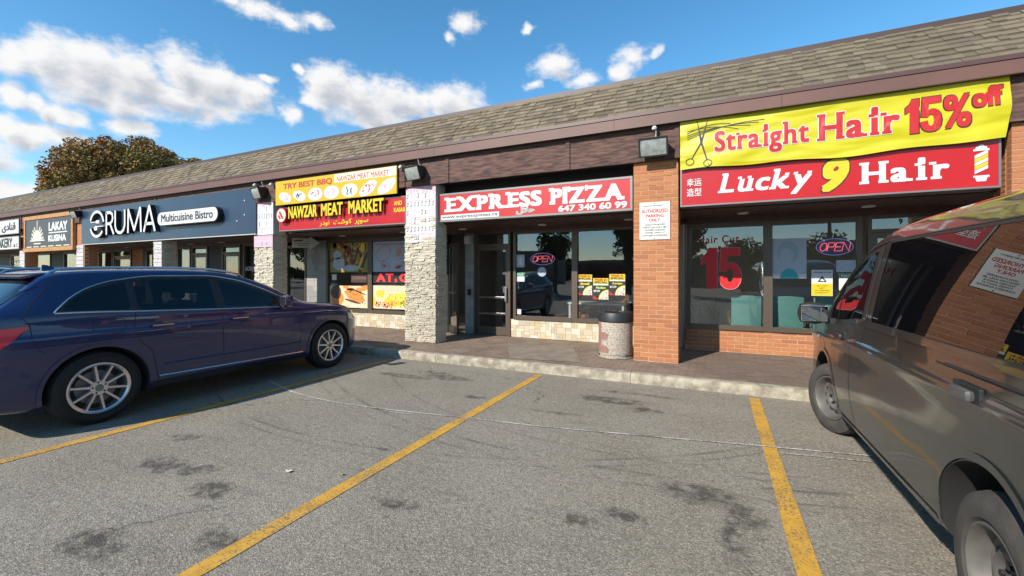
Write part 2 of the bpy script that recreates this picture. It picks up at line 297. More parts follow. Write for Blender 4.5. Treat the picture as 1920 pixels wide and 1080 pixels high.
# ------------------------------------------------------------ mesh helpers
class MB:
    def __init__(s, origin=(0, 0, 0)): s.v = []; s.f = []; s.o = Vector(origin); s.mi = []; s.cm = 0; s.M = None
    def add(s, vs, fs):
        n = len(s.v)
        for p in vs:
            p = Vector(p)
            if s.M is not None: p = s.M @ p
            s.v.append(tuple(p-s.o))
        for f in fs: s.f.append(tuple(i+n for i in f)); s.mi.append(s.cm)
        return s
    def box(s, x0, x1, y0, y1, z0, z1):
        return s.add([(x0, y0, z0), (x1, y0, z0), (x1, y1, z0), (x0, y1, z0), (x0, y0, z1), (x1, y0, z1), (x1, y1, z1), (x0, y1, z1)],
              [(3, 2, 1, 0), (4, 5, 6, 7), (0, 1, 5, 4), (1, 2, 6, 5), (2, 3, 7, 6), (3, 0, 4, 7)])
    def bbox(s, x0, x1, y0, y1, z0, z1, r=.01):
        """box with chamfered edges on all sides"""
        a = [(x0, x0+r, x1-r, x1), (y0, y0+r, y1-r, y1), (z0, z0+r, z1-r, z1)]
        bm = bmesh.new(); bmesh.ops.create_cube(bm, size=1)
        for v in bm.verts: v.co = Vector((x0 if v.co.x < 0 else x1, y0 if v.co.y < 0 else y1, z0 if v.co.z < 0 else z1))
        bmesh.ops.bevel(bm, geom=bm.edges[:], offset=r, segments=2, affect='EDGES', profile=.6)
        bm.verts.index_update(); s.add([v.co.copy() for v in bm.verts], [[v.index for v in f.verts] for f in bm.faces]); bm.free(); return s
    def prism(s, pts, y0, y1):
        """pts: outline in x,z (counter-clockwise seen from -y)"""
        n = len(pts)
        return s.add([(x, y0, z) for x, z in pts]+[(x, y1, z) for x, z in pts], [tuple(range(n)), tuple(range(2*n-1, n-1, -1))]+[(i, n+i, n+(i+1) % n, (i+1) % n) for i in range(n)])
    def ell(s, cx, cz, rx, rz, y0, y1, n=20, rot=0, wob=0):
        pts = []
        for i in range(n):
            a = 2*pi*i/n; k = 1+wob*random.uniform(-1, 1); x = rx*k*cos(a); z = rz*k*sin(a)
            pts.append((cx+x*cos(rot)-z*sin(rot), cz+x*sin(rot)+z*cos(rot)))
        return s.prism(pts, y0, y1)
    def lathe(s, prof, seg=32, axis='Z', c=(0, 0, 0), close=False):
        vs = []; fs = []; n = len(prof)
        for i in range(seg):
            a = 2*pi*i/seg
            for h, r in prof:
                if axis == 'Z': p = (c[0]+r*cos(a), c[1]+r*sin(a), c[2]+h)
                elif axis == 'X': p = (c[0]+h, c[1]+r*cos(a), c[2]+r*sin(a))
                else: p = (c[0]+r*cos(a), c[1]+h, c[2]+r*sin(a))
                vs.append(p)
        for i in range(seg):
            j = (i+1) % seg
            for k in range(n-1): fs.append((i*n+k, j*n+k, j*n+k+1, i*n+k+1))
            if close: fs.append((i*n+n-1, j*n+n-1, j*n, i*n))
        return s.add(vs, fs)
    def tube(s, path, r, seg=8, cap=True):
        path = [Vector(p) for p in path]; rings = []; fs = []; vs = []
        for i, p in enumerate(path):
            t = (path[min(i+1, len(path)-1)]-path[max(i-1, 0)]).normalized()
            u = t.cross(Vector((0, 0, 1)));
            if u.length < .05: u = t.cross(Vector((0, 1, 0)))
            u.normalize(); w = t.cross(u); rr = r[i] if isinstance(r, (list, tuple)) else r
            for k in range(seg):
                a = 2*pi*k/seg; vs.append(p+u*rr*cos(a)+w*rr*sin(a))
        for i in range(len(path)-1):
            for k in range(seg): fs.append((i*seg+k, i*seg+(k+1) % seg, (i+1)*seg+(k+1) % seg, (i+1)*seg+k))
        if cap: fs.append(tuple(range(seg-1, -1, -1))); fs.append(tuple((len(path)-1)*seg+k for k in range(seg)))
        return s.add(vs, fs)
    def grid(s, fn, nu, nv):
        vs = [fn(i/nu, j/nv) for i in range(nu+1) for j in range(nv+1)]
        return s.add(vs, [(i*(nv+1)+j, (i+1)*(nv+1)+j, (i+1)*(nv+1)+j+1, i*(nv+1)+j+1) for i in range(nu) for j in range(nv)])
    def build(s, name, m, parent=None, smooth=False, angle=35, tones=None):
        me = bpy.data.meshes.new(name); me.from_pydata(s.v, [], s.f)
        ms = m if isinstance(m, (list, tuple)) else [m]
        for q in ms: me.materials.append(q)
        if len(ms) > 1: me.polygons.foreach_set('material_index', s.mi)
        bm = bmesh.new(); bm.from_mesh(me); bmesh.ops.recalc_face_normals(bm, faces=bm.faces)
        if smooth:
            for f in bm.faces: f.smooth = True
            for e in bm.edges:
                if len(e.link_faces) == 2 and e.calc_face_angle(0) > R(angle): e.smooth = False
        bm.to_mesh(me); bm.free()
        if tones:
            at = me.attributes.new('tone', 'FLOAT', 'FACE'); at.data.foreach_set('value', tones)
        return link(name, me, parent)
def link(name, me, parent=None):
    o = bpy.data.objects.new(name, me); COL.objects.link(o)
    if parent is not None: o.parent = parent
    return o
def thing(name, label, cat, loc=(0, 0, 0), rz=0, group=None):
    o = bpy.data.objects.new(name, None); COL.objects.link(o); o.location = loc; o.rotation_euler = (0, 0, rz); o.empty_display_size = .2
    o['label'] = label; o['category'] = cat
    if group: o['group'] = group
    return o
def tag(o, label=None, cat=None, group=None, kind=None):
    if label: o['label'] = label
    if cat: o['category'] = cat
    if group: o['group'] = group
    if kind: o['kind'] = kind
    return o
def copy_tree(o, parent=None):
    c = o.copy(); COL.objects.link(c)
    if parent is not None: c.parent = parent
    for ch in [x for x in o.children]: copy_tree(ch, c)
    return c
def org(p):
    o = Vector((0, 0, 0))
    while p is not None: o += p.location; p = p.parent
    return o
def part(name, mb_fn, m, parent, **k):
    b = MB(org(parent)); mb_fn(b); return b.build(name, m, parent, **k)

# a shared unit block for bricks, stones, tiles, shingles, planks
def unit_block(name, m, jit=0, bev=.0, seed=1):
    rs = random.Random(seed); bm = bmesh.new(); bmesh.ops.create_cube(bm, size=1)
    if jit:
        for v in bm.verts: v.co += Vector((rs.uniform(-jit, jit)*.3, rs.uniform(-jit, jit), rs.uniform(-jit, jit)*.5))
    me = bpy.data.meshes.new(name); bm.to_mesh(me); bm.free(); me.materials.append(m); return me
def rough_block(name, m, seed, jit=.12):
    """a split-face stone: front (-y) subdivided and broken"""
    rs = random.Random(seed); vs = []; fs = []
    for j in range(4):
        for i in range(4):
            x = -.5+i/3; z = -.5+j/3; e = (i in (0, 3)) or (j in (0, 3))
            vs.append((x+(0 if e else rs.uniform(-.1, .1)), (-.5+(.10 if e else 0)+rs.uniform(-jit, jit)), z+(rs.uniform(-.06, .06) if e else rs.uniform(-.1, .1))))
    n = len(vs)
    for j in range(3):
        for i in range(3): a = j*4+i; fs.append((a, a+1, a+5, a+4))
    back = [(-.5, .5, -.5), (.5, .5, -.5), (.5, .5, .5), (-.5, .5, .5)]; vs += back
    fs += [(n+1, n, n+3, n+2), (0, n, n+1, 3, 2, 1), (12, 13, 14, 15, n+2, n+3), (0, 4, 8, 12, n+3, n), (3, n+1, n+2, 15, 11, 7)]
    me = bpy.data.meshes.new(name); me.from_pydata(vs, [], fs); me.materials.append(m); return me
def place(name, me, c, size, parent, rz=0, rx=0):
    o = bpy.data.objects.new(name, me); COL.objects.link(o); o.parent = parent
    o.location = Vector(c)-org(parent); o.scale = size; o.rotation_euler = (rx, 0, rz); return o

# ------------------------------------------------------------ lettering (font curves turned into mesh)
def text_mesh(s, bold=0., extrude=.003, res=4, shear=0, spacing=1.0, line=1.0, vb=None):
    """bold letters are built of shifted copies, so that counters and corners stay clean"""
    if bold > .005:
        vs, fs = text_mesh(s, 0, extrude, min(res, 4), shear, spacing, line); V = []; F = []; vb = bold*.75 if vb is None else vb
        sh = [(-1, -1), (1, -1), (-1, 1), (1, 1)]+([(-.33, 1), (.33, 1), (-.33, -1), (.33, -1)] if bold > .03 else [])
        for k, (a, c) in enumerate(sh):
            n = len(V); e = 1+.012*k; V += [Vector((v.x+a*bold, v.y+c*vb, v.z*e)) for v in vs]; F += [tuple(i+n for i in f) for f in fs]
        return V, F
    cu = bpy.data.curves.new("t", 'FONT'); cu.body = s; cu.size = 1; cu.offset = bold; cu.extrude = extrude; cu.resolution_u = res; cu.shear = shear
    cu.space_character = spacing; cu.space_line = line; cu.align_x = 'CENTER'
    o = bpy.data.objects.new("t", cu); COL.objects.link(o)
    dg = bpy.context.evaluated_depsgraph_get(); me = bpy.data.meshes.new_from_object(o.evaluated_get(dg))
    vs = [v.co.copy() for v in me.vertices]; fs = [tuple(p.vertices) for p in me.polygons]
    bpy.data.objects.remove(o); bpy.data.curves.remove(cu); bpy.data.meshes.remove(me)
    return vs, fs
def fit(vs, x0, x1, z0, z1, y, depth):
    ax = min(v.x for v in vs); bx = max(v.x for v in vs); ay = min(v.y for v in vs); by = max(v.y for v in vs); az = min(v.z for v in vs); bz = max(v.z for v in vs)
    out = []
    for v in vs:
        t = (v.z-az)/max(bz-az, 1e-6)   # font +z faces the viewer -> -Y
        out.append((x0+(v.x-ax)/(bx-ax)*(x1-x0), y-t*depth, z0+(v.y-ay)/max(by-ay, 1e-6)*(z1-z0)))
    return out
def lettering(s, x0, x1, z0, z1, y, m, parent, depth=.004, bold=.0, shear=0, res=4, name='lettering', slope=None, warp=None, spacing=1.0, line=1.0, label=None):
    vs, fs = text_mesh(s, bold, .02, res, shear, spacing, line); P = fit(vs, x0, x1, z0, z1, y, depth)
    if slope: P = [(x, yy, z+slope*(x-x0)) for x, yy, z in P]
    if warp: P = [(x, yy+warp(x, z), z) for x, yy, z in P]
    b = MB(org(parent) if parent else (0, 0, 0)); b.add(P, fs); o = b.build(name, m, parent)
    if label: o['label'] = label
    return o
SERIF = {'E': [(0, 0), (0, 1)], 'X': [(.06, 0), (.94, 0), (.06, 1), (.94, 1)], 'P': [(.1, 0), (.05, 1)], 'R': [(.1, 0), (.05, 1), (.95, 0)], 'I': [(.5, 0), (.5, 1)], 'Z': [(.02, 1.001)], 'A': [(.06, 0), (.94, 0)],
         'H': [(.1, 0), (.9, 0), (.1, 1), (.9, 1)], 'h': [(.12, 0), (.88, 0), (.1, 1)], 'r': [(.2, 0), (.1, 2)], 'i': [(.5, 0), (.3, 2)], 'a': [(.95, 0)], 't': [], 'g': [], 'L': [(.1, 0), (.1, 1)], 'u': [(.05, 2), (.75, 2), (.95, 0)],
         'k': [(.1, 0), (.1, 1), (.9, 0), (.85, 2)], 'y': [(.1, 2), (.9, 2)], 'c': [], 'S': []}
def slab(s, x0, x1, z0, z1, y, m, parent, depth=.004, bold=.05, th=.10, hw=.17, shear=0, warp=None, name='lettering', gap=.07, grow=0, res=4, vb=.018):
    """bold letters with slab serifs"""
    V = []; F = []; cur = 0; lay = 0; xh = .55
    def cols(q): return [(3, 2, 1, 0), (4, 5, 6, 7), (0, 1, 5, 4), (1, 2, 6, 5), (2, 3, 7, 6), (3, 0, 4, 7)]
    for ch in s:
        if ch == ' ': cur += .32; continue
        vs, fs = text_mesh(ch, bold, .02, res, vb=vb); vs = [Vector((v.x, v.y+(.10 if ch == 'i' and v.y > .59 else 0), v.z)) for v in vs]; fs = list(fs); ax = min(v.x for v in vs); bx = max(v.x for v in vs); w = bx-ax
        vs = [Vector((v.x-ax, v.y, v.z)) for v in vs]
        for fx, fz in SERIF.get(ch, []):
            px = fx*w; zz = {0: (-vb, th), 1: (.73-th, .73+vb), 1.001: (.5, .73+vb), 2: (xh-th, xh+vb)}[fz]
            h = hw if fz != 1.001 else .06; lay += 1; e = .0030*(lay % 5+1)+.004
            a, bq = (px-hw, px+hw*.3) if fz == 2 else (px-h, px+h)
            n = len(vs); vs += [Vector(p) for p in [(a, zz[0], -.02-e), (bq, zz[0], -.02-e), (bq, zz[1], -.02-e), (a, zz[1], -.02-e), (a, zz[0], .02+e), (bq, zz[0], .02+e), (bq, zz[1], .02+e), (a, zz[1], .02+e)]]
            fs += [tuple(i+n for i in q) for q in cols(0)]
        ax = min(v.x for v in vs); bx = max(v.x for v in vs)
        n = len(V); V += [Vector((v.x-ax+cur, v.y, v.z)) for v in vs]; F += [tuple(i+n for i in f) for f in fs]; cur += bx-ax+gap
    V = [Vector((p.x+shear*p.y, p.y, p.z)) for p in V]; P = fit(V, x0, x1, z0, z1, y, depth)
    if grow:   # outline copies all round
        Q = []; G = []
        for k in range(8):
            a = k*pi/4; n = len(Q); Q += [(p[0]+grow*cos(a), p[1]-.0001*k, p[2]+grow*sin(a)) for p in P]; G += [tuple(i+n for i in f) for f in F]
        P, F = Q, G
    if warp: P = [(a, b2+warp(a, c), c) for a, b2, c in P]
    b = MB(org(parent)); b.add(P, F); return b.build(name, m, parent)
def digit(ch, x0, x1, z0, z1):
    """heavy block digits drawn as outlines (x, z)"""
    if ch == '1': P = [(.34, 0), (1, 0), (1, 1), (.46, 1), (.30, .86), (0, .76), (0, .57), (.34, .66)]
    else:
        P = [(0, .30), (.36, .33), (.40, .20), (.50, .155), (.61, .21), (.64, .33), (.61, .45), (.50, .49), (.40, .46), (.345, .41), (.04, .43), (.10, 1), (.94, 1), (.94, .80), (.40, .80), (.37, .60), (.48, .645), (.62, .65), (.80, .60), (.94, .50), (1, .33), (.96, .17), (.84, .055), (.66, .0), (.44, -.005), (.24, .03), (.09, .11), (.02, .21)]
    return [(x0+a*(x1-x0), z0+c*(z1-z0)) for a, c in P]
# ------------------------------------------------------------ the setting: ground, kerb, sidewalk, markings
b = MB(); b.add([(-400, -400, 0), (400, -400, 0), (400, 400, 0), (-400, 400, 0)], [(0, 1, 2, 3)])
tag(b.build("parking_lot", m_asphalt), kind='structure')
def ground_strip(name, pts, z, m, par=None):
    b = MB(); n = len(pts)//2; vs = [(x, y, z) for x, y in pts]; b.add(vs, [(i, i+1, n*2-2-i, n*2-1-i) for i in range(n-1)]); return b.build(name, m, par)
def stripe(x, y0, y1, w=.112, lab=None, skew=0, k=12):
    L = []; Rr = []
    for i in range(k+1):
        t = i/k; y = y0+(y1-y0)*t; j = .004*sin(i*2.1+x); L.append((x-w/2+j+skew*t, y)); Rr.append((x+w/2-j*.5+skew*t, y))
    o = ground_strip("parking_line", L+Rr[::-1], .004, m_lineyel); tag(o, kind='structure'); return o
stripe(.425, -3, 5.93); stripe(-2.362, -3, 5.94); stripe(-5.15, -3, 5.94); stripe(-7.95, -3, 5.94); stripe(3.2, -3, 5.93)
ck = [(-5.73, 4.006), (-5.3, 3.86), (-4.884, 3.738), (-4.4, 3.66), (-3.896, 3.635), (-3.171, 3.701), (-2.182, 3.846), (-1.617, 3.909), (-.6, 4.1), (.352, 4.292), (1.07, 4.426), (1.6, 4.53)]
o = ground_strip("painted_guide_line", [(x, y) for x, y in ck]+[(x+.002, y+.022) for x, y in ck[::-1]], .008, m_linewhite); tag(o, kind='structure')
ck2 = [(-3.3, 3.62), (-3.0, 3.66), (-2.9, 3.68)]; o = ground_strip("painted_guide_line", ck2+[(x, y+.015) for x, y in ck2[::-1]], .008, m_linewhite); tag(o, kind='structure')
ck2 = [(.5, 4.2), (.9, 4.27), (1.4, 4.36)]; o = ground_strip("painted_guide_line", ck2+[(x, y+.014) for x, y in ck2[::-1]], .008, m_linewhite); tag(o, kind='structure')

# sidewalk slab with the joined far pavers, single near pavers, a concrete patch
m_walk = mat("sidewalk_base", (.24, .195, .155), .95, col2=(.17, .14, .115), nscale=4, bump=.6, bscale=60, ndetail=9)
m_pave = mat("brick_paver", (.20, .15, .12), .9, col2=(.27, .20, .145), nscale=5, bump=.6, bscale=80, rnd=PAVE)
m_pave2 = mat("brick_paver_far", (.19, .13, .092), .9, col2=(.27, .20, .145), nscale=3, bump=.6, bscale=80, ndetail=8)
b = MB(); b.box(-40, 14, 6.20, 8.48, -.1, .122); walk = tag(b.build("sidewalk", m_walk), kind='structure')
pave_me = unit_block("paver", m_pave)
cells = []
for j in range(22):
    y = 6.21+j*.1035
    x = -16+(.105 if j % 2 else 0)
    while x < 6: cells.append((x, y)); x += .21
near = sorted(cells, key=lambda c: (c[0]-1.0)**2*1.0+(c[1]-7.4)**2*1.5)[:296]; ns = set(near); rs = random.Random(3)
for x, y in near: place("paver", pave_me, (x+.105, y+.052, .118+rs.uniform(0, .003)), (.204, .0975, .02), walk, rz=rs.uniform(-.015, .015))
b = MB()
for x, y in cells:
    if (x, y) in ns: continue
    z = .127+rs.uniform(0, .003); b.box(x+.003, x+.207, y+.003, y+.1005, .11, z)
tag(b.build("paver_field", m_pave2, walk), kind='stuff')
b = MB(); b.add([(-3.70, 7.60, .134), (-2.39, 7.72, .134), (-1.87, 6.47, .134), (-3.02, 6.30, .134)], [(0, 3, 2, 1)]); b.build("concrete_patch", mat("worn_concrete_patch", (.29, .235, .175), .95, col2=(.21, .165, .12), nscale=5, bump=.5, bscale=60, ndetail=9), walk)
# kerb stones, chipped edges
kb = MB(); kerb_root = None
def kerb_stone(x0, x1, par, first=False):
    rs = random.Random(int(x0*10)); b = MB(); n = max(4, int((x1-x0)/.035)); V = []
    for i in range(n+1):
        x = x0+(x1-x0)*i/n; c = .010+abs(rs.gauss(0, .008)); c2 = .008+abs(rs.gauss(0, .006)); e = rs.uniform(-.002, .002)
        V.append([(x, 6.05+e, -.05), (x, 6.052+e, .05), (x, 6.056+e*.5, .128-c*1.3), (x, 6.058+c, .131-c2*.3), (x, 6.12, .132), (x, 6.203, .131), (x, 6.203, -.05)])
    m = 7; vs = [p for r in V for p in r]
    fs = [(i*m+k, i*m+k+1, (i+1)*m+k+1, (i+1)*m+k) for i in range(n) for k in range(m-1)]+[tuple(range(m-1, -1, -1)), tuple(n*m+k for k in range(m))]
    b.add(vs, fs); return b.build("kerb_stone", m_conc, par, smooth=True, angle=50)
kerb = MB().box(-40, 14, 6.075, 6.19, -.06, .09).build("kerb", m_conc); tag(kerb, kind='structure')
xs = [-40, -22, -13.5, -10.4, -7.3, -4.3, -1.06, 2.0, 5.1, 8.2, 14]
for a, c in zip(xs, xs[1:]): kerb_stone(a+.004, c-.004, kerb)

# ------------------------------------------------------------ the strip mall
mall = thing("strip_mall", "single storey brick strip mall with shingled mansard roof above the row of shop signs", "building", (-3, 8.48, 0))
XL, XR = -34, 14
# mansard roof
roof = part("roof", lambda b: b.add([(XL, 6.885, 3.98), (XR, 6.885, 3.98), (XR, 7.795, 4.89), (XL, 7.795, 4.89), (XL, 8.2, 4.89), (XR, 8.2, 4.89), (XL, 8.2, 3.9), (XR, 8.2, 3.9)],
     [(0, 1, 2, 3), (3, 2, 5, 4), (4, 5, 7, 6), (0, 3, 4, 6), (1, 7, 5, 2), (0, 6, 7, 1)]), mat('roof_felt', (.10, .085, .06), .95), mall)
part("ridge_cap", lambda b: (b.box(XL, XR, 7.74, 7.90, 4.875, 4.935), b.box(XL, XR, 7.725, 7.742, 4.84, 4.935)), m_capm, mall)
sh_me = unit_block("shingle", m_shing); c45 = cos(pi/4); nr = 9; ex = .1415; shl = []
for j in range(nr):
    x = XL+random.uniform(0, .2)
    while x < 9:
        w = random.choice((.09, .11, .13, .16, .20)); th = random.choice((.006, .012, .009)); shl.append((x, w, j, th)); x += w
def shing_c(x, w, j, th):
    s = (j+.5)*ex+.02; y = 6.872+s*c45; z = 3.985+s*c45; return (x+w/2, y-th*c45*.9, z+th*c45*.9)
keyf = lambda q: abs(q[0]-1.05)+(0 if q[0] < 3.3 else 3)
near = sorted([q for q in shl if -2.2 < q[0] < 3.4], key=keyf)[:298]; ns = set(near)
for q in near: place("shingle", sh_me, shing_c(*q), (q[1]-.002, ex+.012, q[3]*2), roof, rx=pi/4-.05)
b = MB(org(roof)); tn = []
for q in shl:
    if q in ns: continue
    x, w, j, th = q; c = Vector(shing_c(*q)); u = Vector((0, c45, c45))*(ex+.012)/2; n = Vector((0, -c45, c45))*th; hx = Vector((w/2-.001, 0, 0))
    n2 = n*.35
    mu = u*.34; nm = n*.6
    b.add([c-hx-u+n, c+hx-u+n, c+hx+mu+nm, c-hx+mu+nm, c+hx+u+n2, c-hx+u+n2, c-hx-u-n, c+hx-u-n], [(0, 1, 2, 3), (3, 2, 4, 5), (6, 7, 1, 0)]); tn += [random.random()]*3
band(m_shing2, 'attr'); o = tag(b.build("shingle_field", m_shing2, roof, tones=tn), kind='stuff')
at = o.data.attributes.new('band', 'FLOAT', 'FACE'); at.data.foreach_set('value', [0, 1, 0]*(len(tn)//3))
# fascia in lengths
xs = [XL, -30.5, -27.45, -24.4, -21.35, -18.3, -15.25, -12.2, -9.6, -6.9, -4.9, -1.45, .82, 3.9, 6.95, 10, XR]
for a, c in zip(xs, xs[1:]):
    f = part("fascia", lambda b: b.box(a+.002, c-.002, 6.85, 6.95, 3.787, 3.945), m_brown, mall)
    part("fascia_lip", lambda b: (b.box(a+.001, c-.001, 6.838, 6.9, 3.947, 4.003), b.box(a+.001, c-.001, 6.845, 6.9, 3.775, 3.786)), m_brown2, f)
part("soffit", lambda b: b.box(XL, XR, 6.952, 7.3, 3.742, 3.79), m_darkwood, mall)
# header beam of stained boards between battens
bx = [XL, -30, -24.4, -19.5, -14.9, -10.3, -7.9, -5.72, -4.665, -2.245, -.52, 1.9, 3.45, 6, 10, XR]
for a, c in zip(bx, bx[1:]): part("header_board", lambda b: b.box(a+.003, c-.003, 6.955, 7.01, 3.262, 3.74), m_board, mall)
for x in bx[1:-1]: part("batten", lambda b: b.box(x-.035, x+.035, 6.935, 6.954, 3.262, 3.738), m_board, mall)
part("header_core", lambda b: (b.box(XL, XR, 7.02, 7.36, 3.285, 3.74), b.box(XL, XR, 7.36, 8.4, 2.53, 3.9)), m_dark, mall)
part("upper_wall", lambda b: b.box(XL, XR, 8.4, 8.6, 2.42, 3.9), m_darkwood, mall)
part("rear_block", lambda b: (b.box(XL, XR, 13.1, 25, 0, 4.4), b.box(XL, XR, 8.6, 13.1, 3.7, 4.3)), mat("tar_roof_block", (.2, .18, .16), .9), mall)
# canopy ceiling: planks run front to back
pl_me = unit_block("ceiling_plank", m_darkwood)
ceil = part("canopy_ceiling", lambda b: b.box(XL, XR, 7.30, 8.479, 2.512, 2.53), m_dark, mall)
x = -9.7
while x < 3.6: place("ceiling_plank", pl_me, (x+.11, 7.88, 2.507), (.212, 1.16, .014), ceil); x += .22
part("canopy_ceiling_far", lambda b: [b.box(XL+i*.22, XL+i*.22+.21, 7.30, 8.478, 2.50, 2.511) for i in range(110)], m_darkwood, ceil)['kind'] = 'stuff'
for x, y in [(-5.04, 8.1), (-3.15, 8.08), (-1.42, 7.97), (.41, 7.94), (2.03, 7.92), (-8.75, 8.2), (-6.68, 8.1), (-22.06, 8.4), (-19.8, 8.35), (-15.66, 8.3), (-13.94, 8.25)]:
    dl = part("downlight", lambda b: b.lathe([(.0, .085), (-.012, .085), (-.016, .078), (-.012, .068), (-.0, .066)], 20, c=(x, y, 2.499)), m_white, mall, smooth=True)
    part("lens", lambda b: b.lathe([(-.008, .066), (-.009, .03), (-.009, .001)], 20, c=(x, y, 2.499)), m_lens, dl, smooth=True)

# brick pillars
def course(rs, x0, x1, z, k, L=.232):
    """bricks of one running-bond course between x0 and x1: list of (a, b)"""
    out = []; x = x0 - (L/2 if k % 2 else 0)
    while x < x1-.01:
        a, c = max(x, x0), min(x+L, x1)
        if c-a > .03: out.append((a, c))
        x += L
    return out
brick_me = [unit_block("brick", m_brick, .02, seed=i) for i in range(4)]
nb = [0]
def brick_wall(par, x0, x1, z0, z1, yf, yb=None, ends='', single=True, H=.067):
    rs = random.Random(int(x0*77)); joined = MB(org(par)); k = 0; z = z0
    while z < z1-.02:
        h = min(H, z1-z)
        for a, c in course(rs, x0, x1, z, k):
            pr = rs.uniform(0, .004)
            if single: place("brick", rs.choice(brick_me), ((a+c)/2, yf+.05-pr, z+h/2), (c-a-.010, .10, h-.010), par)
            else: joined.box(a+.005, c-.005, yf-pr, yf+.1, z+.005, z+h-.005)
        if yb:
            for sgn, X in (('L', x0), ('R', x1)):
                if sgn not in ends: continue
                for a, c in course(rs, yf+.10, yb, z, k+1):
                    q = .003; X0, X1 = (X-q, X+.1) if sgn == 'L' else (X-.1, X+q)
                    joined.box(X0, X1, a+.005, c-.005, z+.005, z+h-.005)
        z += H; k += 1
    if joined.v: tag(joined.build("brick_courses", m_brick, par), kind='stuff')
def brick_pillar(x0, x1, z1=3.26, single=True, ends='LR'):
    p = part("brick_pillar", lambda b: b.box(x0+.006, x1-.006, 7.0235, 7.373, 0, z1), m_mortar, mall)
    brick_wall(p, x0, x1, .135, z1, 7.02, 7.38, ends, single); return p
bp1 = brick_pillar(-1.18, -.505)
bp2 = brick_pillar(3.12, 3.80, single=False)
brick_pillar(-20.05, -19.45, single=False); brick_pillar(-24.8, -24.28, single=False); brick_pillar(7.6, 8.3, single=False)
# brick base under the salon window
bb = part("brick_base", lambda b: b.box(-.50, 2.14, 8.484, 8.62, 0, .52), m_mortar, mall)
brick_wall(bb, -.505, 2.15, .135, .52, 8.48)
# split-face stone pillars
st_me = [rough_block("ledge_stone", m_stone, i) for i in range(7)]
def stone_pillar(x0, x1, ztop, single, side='R'):
    p = part("stone_pillar", lambda b: b.box(x0+.03, x1-.03, 7.05, 7.36, 0, 3.26), m_stoneback, mall)
    rs = random.Random(int(x0*10)); b = MB(org(p)); tn = []; z = .135; cnt = 0; k = 0
    while z < ztop-.01:
        h = min(rs.choice((.032, .038, .046)), ztop-z)
        x = x0
        while x < x1-.005:
            w = rs.uniform(.07, .21); e = min(x+w, x1)
            if x1-e < .06: e = x1
            pr = rs.uniform(0, .030)
            if single and cnt < 238:
                place("ledge_stone", st_me[rs.randrange(7)], ((x+e)/2, 7.045-pr/2, z+h/2), (e-x-.003, .05+pr, h-.003), p); cnt += 1
            else:
                m = len(b.f); q1, q2, q3, q4 = (rs.uniform(-.010, .008) for _ in range(4)); b.add([(x+.002, 7.02-pr+q1, z+.002), (e-.002, 7.02-pr+q2, z+.002), (e-.002, 7.02-pr+q3, z+h-.002), (x+.002, 7.02-pr+q4, z+h-.002), (x+.002, 7.07, z+.002), (e-.002, 7.07, z+.002), (e-.002, 7.07, z+h-.002), (x+.002, 7.07, z+h-.002)], [(0, 1, 2, 3), (0, 4, 5, 1), (3, 2, 6, 7), (0, 3, 7, 4), (1, 5, 6, 2)]); tn += [rs.random()]*(len(b.f)-m)
            x = e
        y = 7.06
        while y < 7.375:
            e = min(y+rs.uniform(.10, .22), 7.38); pr = rs.uniform(0, .022); m = len(b.f)
            if 7.38-e < .05: e = 7.38
            if side == 'R': b.box(x1-.05, x1+pr, y+.002, e-.002, z+.002, z+h-.002)
            tn += [rs.random()]*(len(b.f)-m); y = e+.0001
            if e >= 7.38: break
        z += h
    tag(b.build("ledge_stones", m_stone2, p, tones=tn), kind='stuff'); return p
sp1 = stone_pillar(-5.735, -4.984, 2.62, True)
sp2 = stone_pillar(-10.48, -9.78, 2.60, False)
sp3 = stone_pillar(-15.12, -14.66, 2.5, False)

# stone mosaic bases
tile_me = [unit_block("mosaic_tile", m_tile, .03, seed=i) for i in range(3)]
def mosaic(par, x0, x1, z0, z1, yf, single, cell=.062, maxn=300):
    nx = round((x1-x0)/cell); nz = round((z1-z0)/cell); dx = (x1-x0)/nx; dz = (z1-z0)/nz; used = set(); rs = random.Random(int(x0*13)); b = MB(org(par)); tn = []; n = 0
    for j in range(nz):
        for i in range(nx):
            if (i, j) in used: continue
            w, h = rs.choice(((1, 1), (2, 1), (2, 1), (1, 2), (2, 2), (3, 2), (3, 1)))
            while w > 1 and (i+w > nx or any((i+a, j) in used for a in range(w))): w -= 1
            while h > 1 and (j+h > nz or any((i+a, j+q) in used for a in range(w) for q in range(h))): h -= 1
            for a in range(w):
                for q in range(h): used.add((i+a, j+q))
            X0, X1, Z0, Z1 = x0+i*dx, x0+(i+w)*dx, z0+j*dz, z0+(j+h)*dz; pr = rs.uniform(0, .006)
            if single and n < maxn: place("mosaic_tile", rs.choice(tile_me), ((X0+X1)/2, yf+.01-pr, (Z0+Z1)/2), (X1-X0-.004, .03, Z1-Z0-.004), par); n += 1
            else: b.box(X0+.002, X1-.002, yf-pr, yf+.03, Z0+.002, Z1-.002); tn += [rs.random()]*6
    if b.v: tag(b.build("mosaic_tiles", m_tile2, par, tones=tn), kind='stuff')
    return n
sb = part("stone_base", lambda b: b.box(-4.02, -1.16, 8.49, 8.62, 0, .52), m_grout, mall); n1 = mosaic(sb, -4.03, -1.17, .135, .52, 8.48, True)
sb = part("stone_base", lambda b: b.box(-9.64, -5.74, 8.49, 8.62, 0, .50), m_grout, mall); mosaic(sb, -9.65, -5.735, .135, .50, 8.48, True, maxn=max(0, 298-n1))
